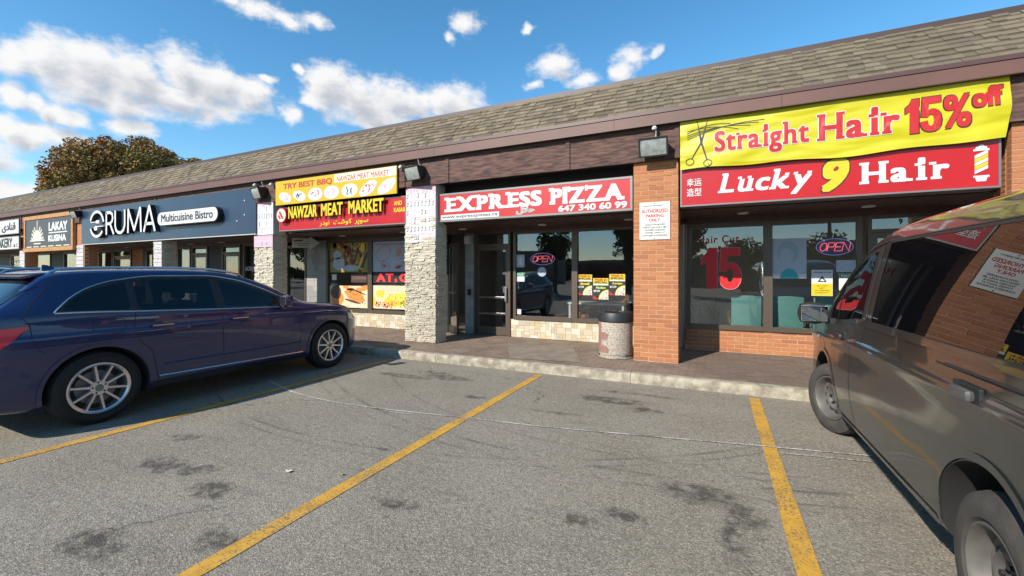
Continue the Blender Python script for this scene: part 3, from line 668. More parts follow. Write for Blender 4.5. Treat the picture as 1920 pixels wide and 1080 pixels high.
# grey tiled walls beside the doors
gt_me = unit_block("wall_tile", m_greystone, .01)
def tiled(x0, x1, z0, z1, nx, nz):
    p = part("tiled_wall", lambda b: b.box(x0, x1, 8.49, 8.62, z0-.1, z1), m_stoneback, mall); rs = random.Random(int(x0*9))
    dz = (z1-z0)/nz
    for j in range(nz):
        ed = [x0]+sorted(x0+(x1-x0)*(i+rs.uniform(-.25, .25))/nx for i in range(1, nx))+[x1]
        for a, c in zip(ed, ed[1:]): place("wall_tile", gt_me, ((a+c)/2, 8.485, z0+(j+.5)*dz), (c-a-.003, .02, dz-.003), p)
tiled(-10.42, -9.66, .135, 2.5, 3, 16); tiled(-5.2, -4.97, .135, 2.5, 2, 15)
# plain wall fillers further along, behind the parked car
def wallseg(x0, x1, m, z0=0, z1=2.5, y=8.48): part("wall_panel", lambda b: b.box(x0, x1, y, 8.62, z0, z1), m, mall)
m_blackwall = mat("black_painted_wall", (.016, .016, .018), .6); m_brickdim = m_brick
wallseg(-17.48, -16.78, m_blackwall); wallseg(-15.03, -14.28, m_blackwall); wallseg(-12.28, -11.27, m_blackwall); wallseg(-15.98, -15.93, m_blackwall); wallseg(-13.33, -13.21, m_blackwall)
wallseg(-18.3, -17.5, m_blackwall); wallseg(-19.02, -18.78, m_blackwall)
for a, c in ((-23.02, -22.30), (-19.77, -19.03)):
    w = part("brick_wall", lambda b: b.box(a, c, 8.492, 8.62, 0, 2.5), m_mortar, mall); brick_wall(w, a, c, 1.2, 2.5, 8.48, single=False)
wallseg(-26.6, -25.4, m_blackwall); wallseg(-34, -31, m_blackwall)
wallseg(-5.735, -5.68, m_blackwall)

# windows and doors
def window(x0, x1, z0, z1, fr=.05, glass=None, lo=.08, m=None, label=None):
    m = m or m_frame
    w = part("window", lambda b: (b.box(x0-fr/2, x0+fr/2, 8.452, 8.56, z0-lo, z1+.07), b.box(x1-fr/2, x1+fr/2, 8.452, 8.56, z0-lo, z1+.07), b.box(x0+fr/2+.001, x1-fr/2-.001, 8.452, 8.56, z1, z1+.07),
                                  b.box(x0+fr/2+.001, x1-fr/2-.001, 8.445, 8.56, z0-lo, z0)), m, mall)
    part("pane", lambda b: b.box(x0+fr/2+.002, x1-fr/2-.002, 8.502, 8.51, z0+.001, z1-.001), glass or m_glass, w)
    return w
window(-.44, .78, .60, 2.33, .065); window(.846, 2.06, .60, 2.33, .065)
window(-3.94, -2.62, .60, 2.37, .06); window(-2.56, -1.19, .60, 2.37, .06)
window(-9.60, -8.10, .58, 2.36, .07); window(-8.03, -6.70, .58, 2.36, .07); window(-6.63, -5.78, .58, 2.36, .06)
window(-11.22, -10.45, .40, 2.25, .05)
window(-16.74, -16.02, .6, 2.36, .05); window(-13.17, -12.31, .5, 2.36, .05); window(-22.26, -21.2, .6, 2.36); window(-18.75, -18.33, .6, 2.36)
window(-25.3, -24.0, .6, 2.36); window(-30.9, -28.9, .6, 2.36); window(-28.8, -26.65, .6, 2.36); window(-23.9, -23.08, .6, 2.36)
def door(x0, x1, z1, transom=None, bars=(.62, .98), handle=1, glass=None, num=None):
    fr = part("door_frame", lambda b: (b.box(x0, x0+.05, 8.45, 8.56, .135, transom or z1+.05), b.box(x1-.05, x1, 8.45, 8.56, .135, transom or z1+.05), b.box(x0+.051, x1-.051, 8.455, 8.56, z1, z1+.05)), m_frame, mall)
    if transom:
        part("transom_pane", lambda b: b.box(x0+.052, x1-.052, 8.50, 8.508, z1+.052, transom-.05), m_glass, fr)
        part("transom_bar", lambda b: b.box(x0+.051, x1-.051, 8.455, 8.56, transom-.05, transom), m_frame, fr)
    a, c = x0+.055, x1-.055
    dr = part("door", lambda b: (b.box(a, a+.07, 8.475, 8.52, .15, z1-.005), b.box(c-.07, c, 8.475, 8.52, .15, z1-.005), b.box(a+.071, c-.071, 8.475, 8.52, .15, .33), b.box(a+.071, c-.071, 8.475, 8.52, z1-.09, z1-.005)), m_frame, mall)
    part("pane", lambda b: b.box(a+.072, c-.072, 8.494, 8.502, .331, z1-.091), glass or m_glass, dr)
    if bars: part("push_bar", lambda b: [b.bbox(a+.072, c-.072, 8.468, 8.49, z-.022, z+.022, .004) for z in bars], m_chrome if glass is None else m_frame, dr)
    if handle: part("handle", lambda b: (b.bbox(c-.065, c-.02, 8.415, 8.435, .90, 1.22, .006), b.box(c-.05, c-.035, 8.434, 8.476, .94, .96), b.box(c-.05, c-.035, 8.434, 8.476, 1.16, 1.18)), m_grey, dr)
    return dr
door(-4.95, -4.04, 2.12, 2.45)
door(2.16, 3.10, 2.15, 2.42, bars=(1.0,))
door(-15.92, -15.04, 2.15, 2.42, bars=None); door(-14.27, -13.34, 2.15, 2.42, bars=None); door(-21.1, -19.8, 2.15, 2.42, bars=None); door(-3.0-20.9, -23.05, 2.1, None, bars=None) if False else None
# salon jamb strip and reveal
part("jamb_trim", lambda b: (b.box(-.504, -.478, 8.40, 8.478, .30, 2.50), b.box(-.476, 2.15, 8.462, 8.478, 2.402, 2.50)), m_frame, mall)
# swung open black metal door with glass, by the stone pillar
hinge = Vector((-5.66, 8.50)); e2 = Vector((-5.17, 8.12)); dv = (e2-hinge); ln = dv.length; ang = math.atan2(dv.y, dv.x)
od = part("open_door", lambda b: None or b.box(0, .001, 0, .001, 0, .001), m_blackmetal, mall)
bpy.data.objects.remove(od)
b = MB(); b.box(0, .05, -.02, .02, .16, 2.2); b.box(ln-.05, ln, -.02, .02, .16, 2.2); b.box(.051, ln-.051, -.02, .02, 2.12, 2.2); b.box(.051, ln-.051, -.02, .02, .16, .32); b.box(.051, ln-.051, -.016, .016, 1.05, 1.09)
od = b.build("open_door", m_blackmetal, mall); od.location = Vector((hinge.x, hinge.y, 0))-org(mall); od.rotation_euler = (0, 0, ang)
b = MB(); b.box(.052, ln-.052, -.004, .004, .321, 1.049); b.box(.052, ln-.052, -.004, .004, 1.091, 2.119); b.build("pane", m_glass, od)
b = MB(); b.box(ln-.02, ln+.10, -.07, -.021, 1.28, 1.48); b.box(ln-.01, ln+.03, -.05, -.021, .6, 1.279); b.build("lock_box", m_blackmetal, od)
# small camera and intercom on the grey tiles
part("wall_intercom", lambda b: (b.bbox(-5.12, -5.04, 8.44, 8.474, 1.02, 1.16, .006),), m_blackmetal, mall)
part("wall_camera", lambda b: (b.bbox(-5.16, -5.02, 8.36, 8.474, 2.18, 2.36, .01),), m_lgrey, mall)

# rooms behind the glass
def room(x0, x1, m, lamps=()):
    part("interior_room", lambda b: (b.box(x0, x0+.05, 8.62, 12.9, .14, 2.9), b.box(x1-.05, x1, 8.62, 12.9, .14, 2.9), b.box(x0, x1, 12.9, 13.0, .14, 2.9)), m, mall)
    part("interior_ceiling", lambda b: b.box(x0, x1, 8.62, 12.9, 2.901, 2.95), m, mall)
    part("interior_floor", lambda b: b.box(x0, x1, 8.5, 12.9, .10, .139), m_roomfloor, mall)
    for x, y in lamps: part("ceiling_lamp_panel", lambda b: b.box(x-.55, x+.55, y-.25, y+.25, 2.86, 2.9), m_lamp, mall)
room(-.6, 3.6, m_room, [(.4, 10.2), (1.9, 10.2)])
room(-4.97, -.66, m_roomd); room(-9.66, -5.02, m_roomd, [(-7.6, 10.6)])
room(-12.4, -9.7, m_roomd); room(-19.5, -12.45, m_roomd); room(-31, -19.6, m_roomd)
part("window_blind", lambda b: [b.box(-16.7, -16.05, 8.56, 8.565, .6+i*.05, .6+i*.05+.046) for i in range(34)], mat("blind_slat", (.35, .35, .31), .6), mall)['kind'] = 'stuff'
# ------------------------------------------------------------ signs
def board(name, label, cat, x0, x1, z0, z1, yf, depth, m_face, m_side=None, rim=0, group=None, face_in=.006):
    t = thing(name, label, cat, ((x0+x1)/2, yf+depth/2, z0), 0, group)
    if rim:
        part("sign_frame", lambda b: (b.box(x0, x1, yf, yf+depth, z0, z0+rim), b.box(x0, x1, yf, yf+depth, z1-rim, z1), b.box(x0, x0+rim, yf+.0005, yf+depth, z0+rim+.0005, z1-rim-.0005), b.box(x1-rim, x1, yf+.0005, yf+depth, z0+rim+.0005, z1-rim-.0005)), m_side, t)
        part("sign_face", lambda b: b.box(x0+rim+.001, x1-rim-.001, yf+face_in, yf+depth-.01, z0+rim+.001, z1-rim-.001), m_face, t)
    else: part("sign_face", lambda b: b.bbox(x0, x1, yf, yf+depth, z0, z1, .003), m_face, t)
    return t
def flat(t, name, m, fn): return part(name, fn, m, t)

# --- Lucky 9 Hair box sign
y = 6.975
t = board("shop_sign", "red Lucky 9 Hair sign box with white letters and barber pole, under the yellow banner", "shop sign", -.478, 3.02, 2.515, 3.085, y, .28, m_red, m_grey, .022)
yy = y+.004
slab("Lucky", .033, 1.185, 2.600, 2.965, yy, m_sign_white, t, bold=.036, th=.07, hw=.10, shear=.22, gap=.035)
for o in list(t.children):
    pass
slab("Hair", 1.692, 2.570, 2.662, 2.945, yy, m_sign_white, t, bold=.045, th=.07, hw=.14, gap=.05)
lettering("9", 1.272, 1.604, 2.578, 3.045, yy, m_black, t, depth=.003, bold=.06, shear=.28)
lettering("9", 1.288, 1.590, 2.594, 3.029, yy-.0035, m_yeltxt, t, depth=.003, bold=.05, shear=.28)
lettering("\u5e78\u8fd0", -.386, -.183, 2.815, 2.932, yy, m_sign_white, t, bold=.012, res=2)
lettering("\u9020\u578b", -.386, -.183, 2.665, 2.785, yy, m_sign_white, t, bold=.012, res=2)
def barber(b0):
    X = 2.85; b0.ell(X, 3.018, .026, .018, yy-.004, yy)
    b0.prism([(X-.055, 2.985), (X+.055, 2.985), (X+.045, 3.012), (X-.045, 3.012)], yy-.003, yy); b0.prism([(X-.07, 2.962), (X+.07, 2.962), (X+.07, 2.984), (X-.07, 2.984)], yy-.0035, yy)
    b0.prism([(X-.07, 2.648), (X+.07, 2.648), (X+.07, 2.67), (X-.07, 2.67)], yy-.0035, yy); b0.prism([(X-.04, 2.60), (X+.04, 2.60), (X+.055, 2.647), (X-.055, 2.647)], yy-.003, yy)
    for k in (0, 2, 4): b0.prism([(X-.058, 2.69+k*.045), (X-.058, 2.73+k*.045), (X+.058, 2.79+k*.045), (X+.058, 2.75+k*.045)], yy-.003, yy)
flat(t, "barber_pole_emblem", m_sign_white, barber)
flat(t, "emblem_stripe", m_yeltxt, lambda b0: [b0.prism([(2.792, 2.735+k*.09), (2.792, 2.775+k*.09), (2.908, 2.835+k*.09), (2.908, 2.795+k*.09)], yy-.003, yy) for k in (0, 1)])

# --- yellow banner, wrinkled vinyl
def wr(x, z):
    u = (x+.48)/3.55; v = (z-3.05)/.75; w = .006*sin(9*u+4*v+1.5*sin(3*u))*(.5+.5*sin(5*u)) + .003*sin(26*u-13*v+2*sin(5*u+1))*max(0, 1-v)**.5 + .002*sin(17*(u*.9+v))
    if v < .3: w += .012*(.3-v)*sin(14*u+3*sin(6*u))/.3*.5
    e = max(0, u-.93)/.07; w += .012*e*sin(9*v)
    return w-.012
ban = thing("banner", "yellow vinyl banner reading Straight Hair 15% off, tied over the red salon sign", "banner", (1.3, 6.93, 3.05))
def bfn(u, v):
    z0 = 3.055+.018*sin(7*u+1)*(.4+u)+.012*sin(19*u); z1 = 3.782-.006*sin(11*u); z = z0+(z1-z0)*v; x0 = -.475; x1 = 3.075-.045*(1-v)**2*(1 if v < .7 else 1)+.012*sin(4*v)
    x = x0+(x1-x0)*u; return (x, 6.925+wr(x, z), z)
def folds(m):
    nt = m.node_tree; L = nt.links.new; b = nt.nodes['Principled BSDF']; tc = N(nt, 'ShaderNodeTexCoord'); mp = N(nt, 'ShaderNodeMapping'); mp.inputs['Rotation'].default_value = (0, R(33), 0); mp.inputs['Scale'].default_value = (.8, 1, 2.6); L(tc.outputs['Object'], mp.inputs[0])
    n = N(nt, 'ShaderNodeTexNoise'); n.inputs['Scale'].default_value = 1.7; n.inputs['Detail'].default_value = 1.2; n.inputs['Distortion'].default_value = .5; L(mp.outputs[0], n.inputs['Vector'])
    bp = N(nt, 'ShaderNodeBump'); bp.inputs['Strength'].default_value = 1; bp.inputs['Distance'].default_value = .06; L(n.outputs[0], bp.inputs['Height']); L(bp.outputs[0], b.inputs['Normal'])
folds(m_yel)
part("vinyl_sheet", lambda b: b.grid(bfn, 170, 40), m_yel, ban, smooth=True, angle=180)
W = lambda x, z: wr(x, z)
by = 6.9215
slab("Straight", -.010, 1.14, 3.185, 3.59, by, m_sign_white, ban, bold=.03, th=.06, hw=.10, gap=.02, warp=W, depth=.0015, grow=.010)
slab("Straight", -.010, 1.14, 3.185, 3.59, by-.004, m_redtxt, ban, bold=.03, th=.06, hw=.10, gap=.02, warp=W, depth=.0015)
slab("Hair", 1.225, 2.082, 3.265, 3.625, by, m_sign_white, ban, bold=.04, th=.06, hw=.12, gap=.03, warp=W, depth=.0015, grow=.010)
slab("Hair", 1.225, 2.082, 3.265, 3.625, by-.004, m_redtxt, ban, bold=.04, th=.06, hw=.12, gap=.03, warp=W, depth=.0015)
def warped(b, pts, e):
    n = len(pts); b.add([(x, by-e+W(x, z), z) for x, z in pts], [tuple(range(n))])
for ch, x0, x1, z0, z1 in (("1", 2.135, 2.262, 3.235, 3.655), ("5", 2.275, 2.475, 3.238, 3.66)):
    g = .011; part("digit_outline", lambda b: warped(b, digit(ch, x0-g, x1+g, z0-g, z1+g), .0012), m_black, ban); part("digit", lambda b: warped(b, digit(ch, x0, x1, z0, z1), .0045), m_redtxt, ban)
for tx, x0, x1, z0, z1, bo in (("%", 2.49, 2.735, 3.25, 3.645, .028), ("off", 2.746, 3.004, 3.46, 3.695, .05)):
    g = .011; lettering(tx, x0-g, x1+g, z0-g, z1+g, by, m_black, ban, depth=.0015, bold=bo*.8+.012, warp=W); lettering(tx, x0, x1, z0, z1, by-.0035, m_redtxt, ban, depth=.0015, bold=bo, warp=W)
def scis(b0):
    b0.M = None; yb = by-.001
    def seg(p, q, w0, w1):
        p = Vector(p); q = Vector(q); n = Vector((-(q-p).y, (q-p).x)).normalized(); A = [p-n*w0, q-n*w1, q+n*w1, p+n*w0]
        N0 = len(b0.v); b0.add([(a.x, yb+W(a.x, a.y)-.002, a.y) for a in A], [(0, 1, 2, 3)])
    seg((-.185, 3.44), (-.24, 3.76), .016, .002); seg((-.185, 3.44), (-.10, 3.76), .014, .002)
    seg((-.185, 3.44), (-.31, 3.22), .010, .007); seg((-.185, 3.44), (-.11, 3.18), .012, .008); seg((-.09, 3.12), (-.07, 3.07), .006, .003)
    for cx, cz in ((-.34, 3.17), (-.10, 3.13)):
        for k in range(14):
            a0, a1 = 2*pi*k/14, 2*pi*(k+1)/14; seg((cx+.055*cos(a0), cz+.048*sin(a0)), (cx+.055*cos(a1), cz+.048*sin(a1)), .005, .005)
    for k, (x1, z1) in enumerate(((.62, 3.66), (.55, 3.63), (.45, 3.60), (.2, 3.66), (.3, 3.57))):
        p = None
        for q in range(9):
            tt = q/8; x = -.38+(x1+.38)*tt; z = 3.50+.03*k+(z1-3.5-.03*k)*tt+.05*sin(pi*tt)
            if p: seg(p, (x, z), .0035, .0035)
            p = (x, z)
part("scissors_print", scis, m_black, ban)
part("grommet_ties", lambda b: [b.tube([(x, 6.90, 3.775), (x+.01, 6.93, 3.80), (x+.012, 6.96, 3.80)], .003, 5) for x in (-.44, .7, 1.9, 3.03)], m_black, ban)

# --- EXPRESS PIZZA box sign
y = 7.09
t = board("shop_sign", "red Express Pizza sign box with white slab letters and phone number above the pizzeria", "shop sign", -4.972, -1.205, 2.53, 3.085, y, .22, m_red2, m_grey, .035)
yy = y+.004
slab("EXPRESS", -4.829, -2.771, 2.715, 3.005, yy, m_sign_white, t, bold=.06, th=.12, hw=.12, gap=.01, vb=.03)
slab("PIZZA", -2.638, -1.331, 2.715, 3.005, yy, m_sign_white, t, bold=.06, th=.12, hw=.12, gap=.01, vb=.03)
lettering("647 340 60 99", -2.465, -1.289, 2.580, 2.688, yy, m_sign_white, t, bold=.035)
flat(t, "web_strip", m_sign_white, lambda b0: b0.box(-4.91, -3.62, yy-.002, yy+.002, 2.568, 2.664))
lettering("www.expresspizzas.ca", -4.885, -3.65, 2.578, 2.65, yy-.0025, m_black, t, depth=.001, bold=.012)
HAL = "\ufedd\ufefc\ufea3"
lettering(HAL, -3.272, -2.906, 2.575, 2.72, yy, m_sign_white, t, bold=.06); lettering(HAL, -3.262, -2.916, 2.583, 2.712, yy-.0045, m_green, t, bold=.0, depth=.002)

# --- authorised parking sign on the brick pillar
t = thing("parking_sign", "white metal private property authorized parking only sign on the brick pillar", "sign", (-.853, 7.0, 2.04))
part("sign_plate", lambda b: b.bbox(-1.08, -.627, 7.004, 7.012, 2.04, 2.625, .003), mat("sign_plate_white", (.72, .72, .68), .45), t)
for s, x0, x1, z0, z1, mm, bo in (("PRIVATE PROPERTY", -1.02, -.70, 2.555, 2.578, m_black, .015), ("AUTHORIZED", -1.05, -.66, 2.455, 2.515, m_redtxt, .03), ("PARKING", -.985, -.72, 2.385, 2.438, m_redtxt, .03), ("ONLY", -.94, -.77, 2.32, 2.37, m_redtxt, .03),
    ("UNAUTHORIZED", -1.0, -.70, 2.258, 2.285, m_black, .02), ("VEHICLES WILL BE", -1.03, -.68, 2.216, 2.243, m_black, .02), ("TAGGED AND/OR", -1.01, -.70, 2.174, 2.201, m_black, .02), ("TOWED AWAY AT", -1.0, -.70, 2.132, 2.159, m_black, .02), ("OWNER'S EXPENSE", -1.04, -.67, 2.09, 2.117, m_black, .02)):
    lettering(s, x0, x1, z0, z1, 7.003, mm, t, depth=.001, bold=bo, res=2)
part("bolt", lambda b: [b.ell(-.853, z, .008, .008, 6.998, 7.003, 8) for z in (2.605, 2.06)], m_black, t)

# --- butcher: yellow BBQ panel and red channel letter sign
y = 6.90
t = board("menu_sign", "yellow Try Best BBQ panel with seven plates of food above the meat market sign", "shop sign", -9.545, -5.86, 3.145, 3.712, y, .04, m_yel2)
lettering("TRY BEST BBQ", -9.27, -7.67, 3.49, 3.64, y-.001, m_orange, t, depth=.002, bold=.03, slope=.0)
flat(t, "white_strip", m_cream, lambda b0: b0.box(-7.6, -5.87, y-.002, y, 3.52, 3.70))
lettering("NAWZAR MEAT MARKET", -7.53, -6.06, 3.535, 3.65, y-.0025, m_redtxt, t, depth=.001, bold=.01)
rs = random.Random(5); px = [(-9.2, 0), (-8.72, 0), (-8.2, 1), (-7.69, 1), (-7.15, 1), (-6.62, 2), (-6.12, 2)]
for i, (x, k) in enumerate(px):
    rx, rz, ro = ((.22, .115, -.3), (.235, .145, 0), (.27, .125, .5))[k]
    pt = part("plate_print", lambda b: b.ell(x, 3.315, rx, rz, y-.003, y, 22, ro, .06 if k != 1 else 0), m_sign_white, t)
    part("food_print", lambda b: [b.ell(x+rs.uniform(-.5, .5)*rx, 3.315+rs.uniform(-.5, .5)*rz, rs.uniform(.02, .06), rs.uniform(.006, .018), y-.0035-.0002*q, y-.003, 8, rs.uniform(0, 3)) for q in range(9)], [m_pink, m_black, m_redtxt][i % 3], pt)
y = 6.99
t = board("shop_sign", "red meat market sign box with raised yellow letters and Persian script", "shop sign", -9.535, -5.70, 2.53, 3.10, y, .26, m_red, m_grey, .022)
for s, x0, x1 in (("NAWZAR", -9.10, -8.14), ("MEAT", -8.02, -7.35), ("MARKET", -7.19, -6.20)):
    me_vs, me_fs = text_mesh(s, .035, .02, 3); P = fit(me_vs, x0, x1, 2.80, 3.085, y-.04, .05); b = MB(org(t)); b.add(P, me_fs); b.build("channel_letters", m_gold, t)
    P = fit(me_vs, x0+.006, x1-.006, 2.806, 3.079, y-.0902, .002); b = MB(org(t)); b.add(P, me_fs); b.build("letter_faces", m_yeltxt, t)
lettering("AND", -6.01, -5.80, 2.92, 3.01, y+.004, m_yeltxt, t, bold=.03); lettering("KABAB", -6.01, -5.72, 2.78, 2.87, y+.004, m_yeltxt, t, bold=.03)
PER = "\ufead\ufea9\ufeee\ufee7  \ufe96\ufeb7\ufeee\ufed7  \ufeae\ufb58\ufeee\ufeb3"
PER = "\ufead\ufea9\ufeee\ufee7  \ufe96\ufeb7\ufeee\ufedb  \ufeae\ufb58\ufeee\ufeb3"
lettering(PER, -8.166, -6.705, 2.575, 2.72, y+.004, m_yeltxt, t, bold=.02)
dk = part("round_emblem", lambda b: b.ell(-9.33, 2.90, .175, .175, y-.10, y+.004, 28), m_redtxt, t)
part("emblem_face", lambda b: b.ell(-9.33, 2.90, .155, .155, y-.103, y-.1, 28), m_cream, dk)
part("emblem_print", lambda b: (b.prism([(-9.42, 2.98), (-9.36, 3.0), (-9.24, 2.82), (-9.30, 2.80)], y-.106, y-.103), b.prism([(-9.44, 2.88), (-9.41, 2.93), (-9.34, 2.82), (-9.38, 2.80)], y-.106, y-.103)), m_redtxt, dk)

# --- ERUMA fascia board
y = 6.93
t = board("shop_sign", "wide navy sign board with raised white ERUMA letters and Multicuisine Bistro pill", "shop sign", -19.43, -10.32, 2.51, 3.66, y, .06, m_navy)
part("lower_trim", lambda b: b.box(-19.43, -10.32, y-.004, y+.06, 2.488, 2.508), m_lgrey, t)
def stroke(b, pts, w, y0, y1):
    """flat stroke following points, thickness w, between y0 and y1"""
    for k, (p, q) in enumerate(zip(pts, pts[1:])):
        p = Vector(p); q = Vector(q); d = (q-p).normalized(); n = Vector((-d.y, d.x))*w/2; p = p-d*w*.18; q = q+d*w*.18; e = .0006*(k % 3)
        b.prism([tuple(p-n), tuple(q-n), tuple(q+n), tuple(p+n)], y0-e, y1)
sd = mat("dark_letter_return", (.012, .012, .014), .5)
LET = {'e': [[(-18.05+.44*cos(a), 3.115+.40*sin(a)) for a in [R(x) for x in range(322, 187, -15)]], [(-18.05+.44*cos(a), 3.115+.40*sin(a)) for a in [R(x) for x in range(10, 171, 15)]]],
       'R': [[(-17.43, 2.76), (-17.43, 3.44)], [(-17.43, 3.44), (-17.2, 3.44), (-17.06, 3.38), (-17.03, 3.26), (-17.08, 3.15), (-17.2, 3.09), (-17.43, 3.09)], [(-17.2, 3.09), (-16.98, 2.76)]],
       'U': [[(-16.88, 3.46), (-16.88, 3.0), (-16.82, 2.86), (-16.68, 2.78), (-16.52, 2.78), (-16.38, 2.86), (-16.31, 3.0), (-16.31, 3.46)]],
       'M': [[(-16.12, 2.76), (-16.10, 3.46), (-15.76, 2.82), (-15.42, 3.48), (-15.38, 2.76)]],
       'A': [[(-15.22, 2.76), (-14.93, 3.50), (-14.63, 2.76)], [(-15.12, 2.98), (-14.74, 2.98)]]}
for k, v in LET.items():
    part("channel_letter", lambda b: [stroke(b, s, .085, y-.12, y-.001) for s in v], sd, t)
    part("letter_face", lambda b: [stroke(b, s, .085, y-.125, y-.121) for s in v], m_sign_white, t)
part("cutlery_emblem", lambda b: (b.bbox(-18.46, -18.1, y-.125, y-.02, 3.17, 3.20, .004), b.bbox(-18.12, -17.9, y-.127, y-.02, 3.13, 3.24, .02), b.bbox(-18.1, -17.62, y-.125, y-.02, 3.02, 3.05, .004), b.ell(-18.12, 2.98, .11, .075, y-.127, y-.02)), m_sign_white, t)
def pill(b, x0, x1, z0, z1, a, c):
    r = (z1-z0)/2; zc = (z0+z1)/2; b.prism([(x1-r+r*cos(q), zc+r*sin(q)) for q in [R(v) for v in range(-90, 91, 12)]]+[(x0+r+r*cos(q), zc+r*sin(q)) for q in [R(v) for v in range(90, 271, 12)]], a, c)
pl = part("pill_box", lambda b: pill(b, -14.46, -11.61, 2.87, 3.27, y-.14, y-.001), sd, t); part("pill_face", lambda b: pill(b, -14.44, -11.63, 2.89, 3.25, y-.145, y-.141), m_sign_white, pl)
lettering("Multicuisine Bistro", -14.25, -11.83, 2.97, 3.19, y-.146, m_black, t, bold=.015)
part("bolt", lambda b: [b.ell(x, z, .02, .02, y-.012, y) for x, z in ((-10.75, 3.36), (-11.05, 2.86), (-10.75, 3.0))], m_lgrey, t)

# --- LAKAY KUSINA in its pine frame
y = 6.90
t = thing("shop_sign", "charcoal Lakay Kusina panel with a rising sun, framed in orange pine boards", "shop sign", (-22, 6.95, 2.35))
part("pine_board", lambda b: b.bbox(-24.10, -19.95, y, y+.12, 3.54, 3.68, .01), m_pine, t); part("pine_board", lambda b: b.bbox(-24.10, -20.0, y, y+.12, 2.34, 2.48, .01), m_pine, t)
part("pine_board", lambda b: b.bbox(-24.06, -23.93, y+.01, y+.11, 2.481, 3.539, .01), m_pine, t); part("pine_board", lambda b: b.bbox(-20.15, -20.02, y+.01, y+.11, 2.481, 3.539, .01), m_pine, t)
part("sign_face", lambda b: b.box(-23.925, -20.155, y+.03, y+.08, 2.485, 3.535), m_lakay, t)
def sun(b):
    cx, cz = -22.9, 2.78; ys = y+.026
    b.prism([(cx+.36*cos(a), cz+.36*sin(a)) for a in [R(v) for v in range(0, 181, 12)]], ys-.001, ys+.003); b.box(cx-.62, cx+.62, ys, ys+.004, cz-.05, cz-.005)
    for k, a in enumerate((8, 26, 44, 62, 90, 118, 136, 154, 172)):
        a = R(a); r1 = .72 if k == 4 else .60
        for da in ((-.06, 0, .06) if k == 4 else (-.045, .045)):
            p = (cx+.38*cos(a+da), cz+.38*sin(a+da)); q = (cx+(r1-abs(da)*1.5)*cos(a+da*.7), cz+(r1-abs(da)*1.5)*sin(a+da*.7)); stroke(b, [p, q], .045, ys, ys+.004)
part("sun_emblem", sun, m_cream, t)
lettering("LAKAY", -21.93, -20.45, 3.07, 3.38, y+.028, m_sign_white, t, bold=.05); flat(t, "rule", m_sign_white, lambda b0: b0.box(-21.93, -20.47, y+.026, y+.03, 2.98, 3.02))
lettering("KUSINA", -21.96, -20.55, 2.68, 2.92, y+.028, m_sign_white, t, bold=.05)
flat(t, "caption_line", m_cream, lambda b0: [b0.box(-23.85+i*.62, -23.85+i*.62+.45, y+.026, y+.03, 2.51, 2.54) for i in range(6)]+[b0.box(-23.2, -22.6, y+.026, y+.03, 2.62, 2.66)])
# --- bakery signs at the far left
t = board("shop_sign", "white upper sign with Persian lettering at the far left edge", "shop sign", -29, -24.47, 3.08, 3.67, 6.90, .05, mat("pale_lilac_sign", (.62, .56, .62), .5), m_grey, .03)
lettering("\ufbfc\ufea9\ufe8e\ufee8\ufed7", -26.15, -24.8, 3.16, 3.54, 6.903, m_black, t, bold=.03); lettering("\ufbfc\ufeae\ufea9", -27.9, -26.5, 3.16, 3.5, 6.903, m_black, t, bold=.03)
t = board("shop_sign", "white lower sign reading Bakery at the far left edge", "shop sign", -29, -24.47, 2.48, 3.0, 6.90, .05, m_sign_white, m_grey, .03)
lettering("BAKERY", -26.75, -25.1, 2.56, 2.94, 6.903, m_black, t, bold=.03); lettering("& C", -24.98, -24.58, 2.56, 2.70, 6.903, m_black, t, bold=.01)
t = thing("window_decal", "faint oval V3 decal on the dark window under the bakery sign", "decal", (-29.8, 8.44, 1.6))
def oval(b, rx, rz, w):
    b.add([(-30.1+r*cos(a)*rx, 8.44, 2.1+r*sin(a)*rz) for a in [2*pi*k/32 for k in range(32)] for r in (1, 1-w)], [(2*k, 2*((k+1) % 32), 2*((k+1) % 32)+1, 2*k+1) for k in range(32)])
part("oval_ring", lambda b: (oval(b, .95, .22, .05), oval(b, .6, .14, .07)), m_grey, t); lettering("V3", -30.4, -29.8, 2.03, 2.17, 8.438, m_grey, t, bold=.03)

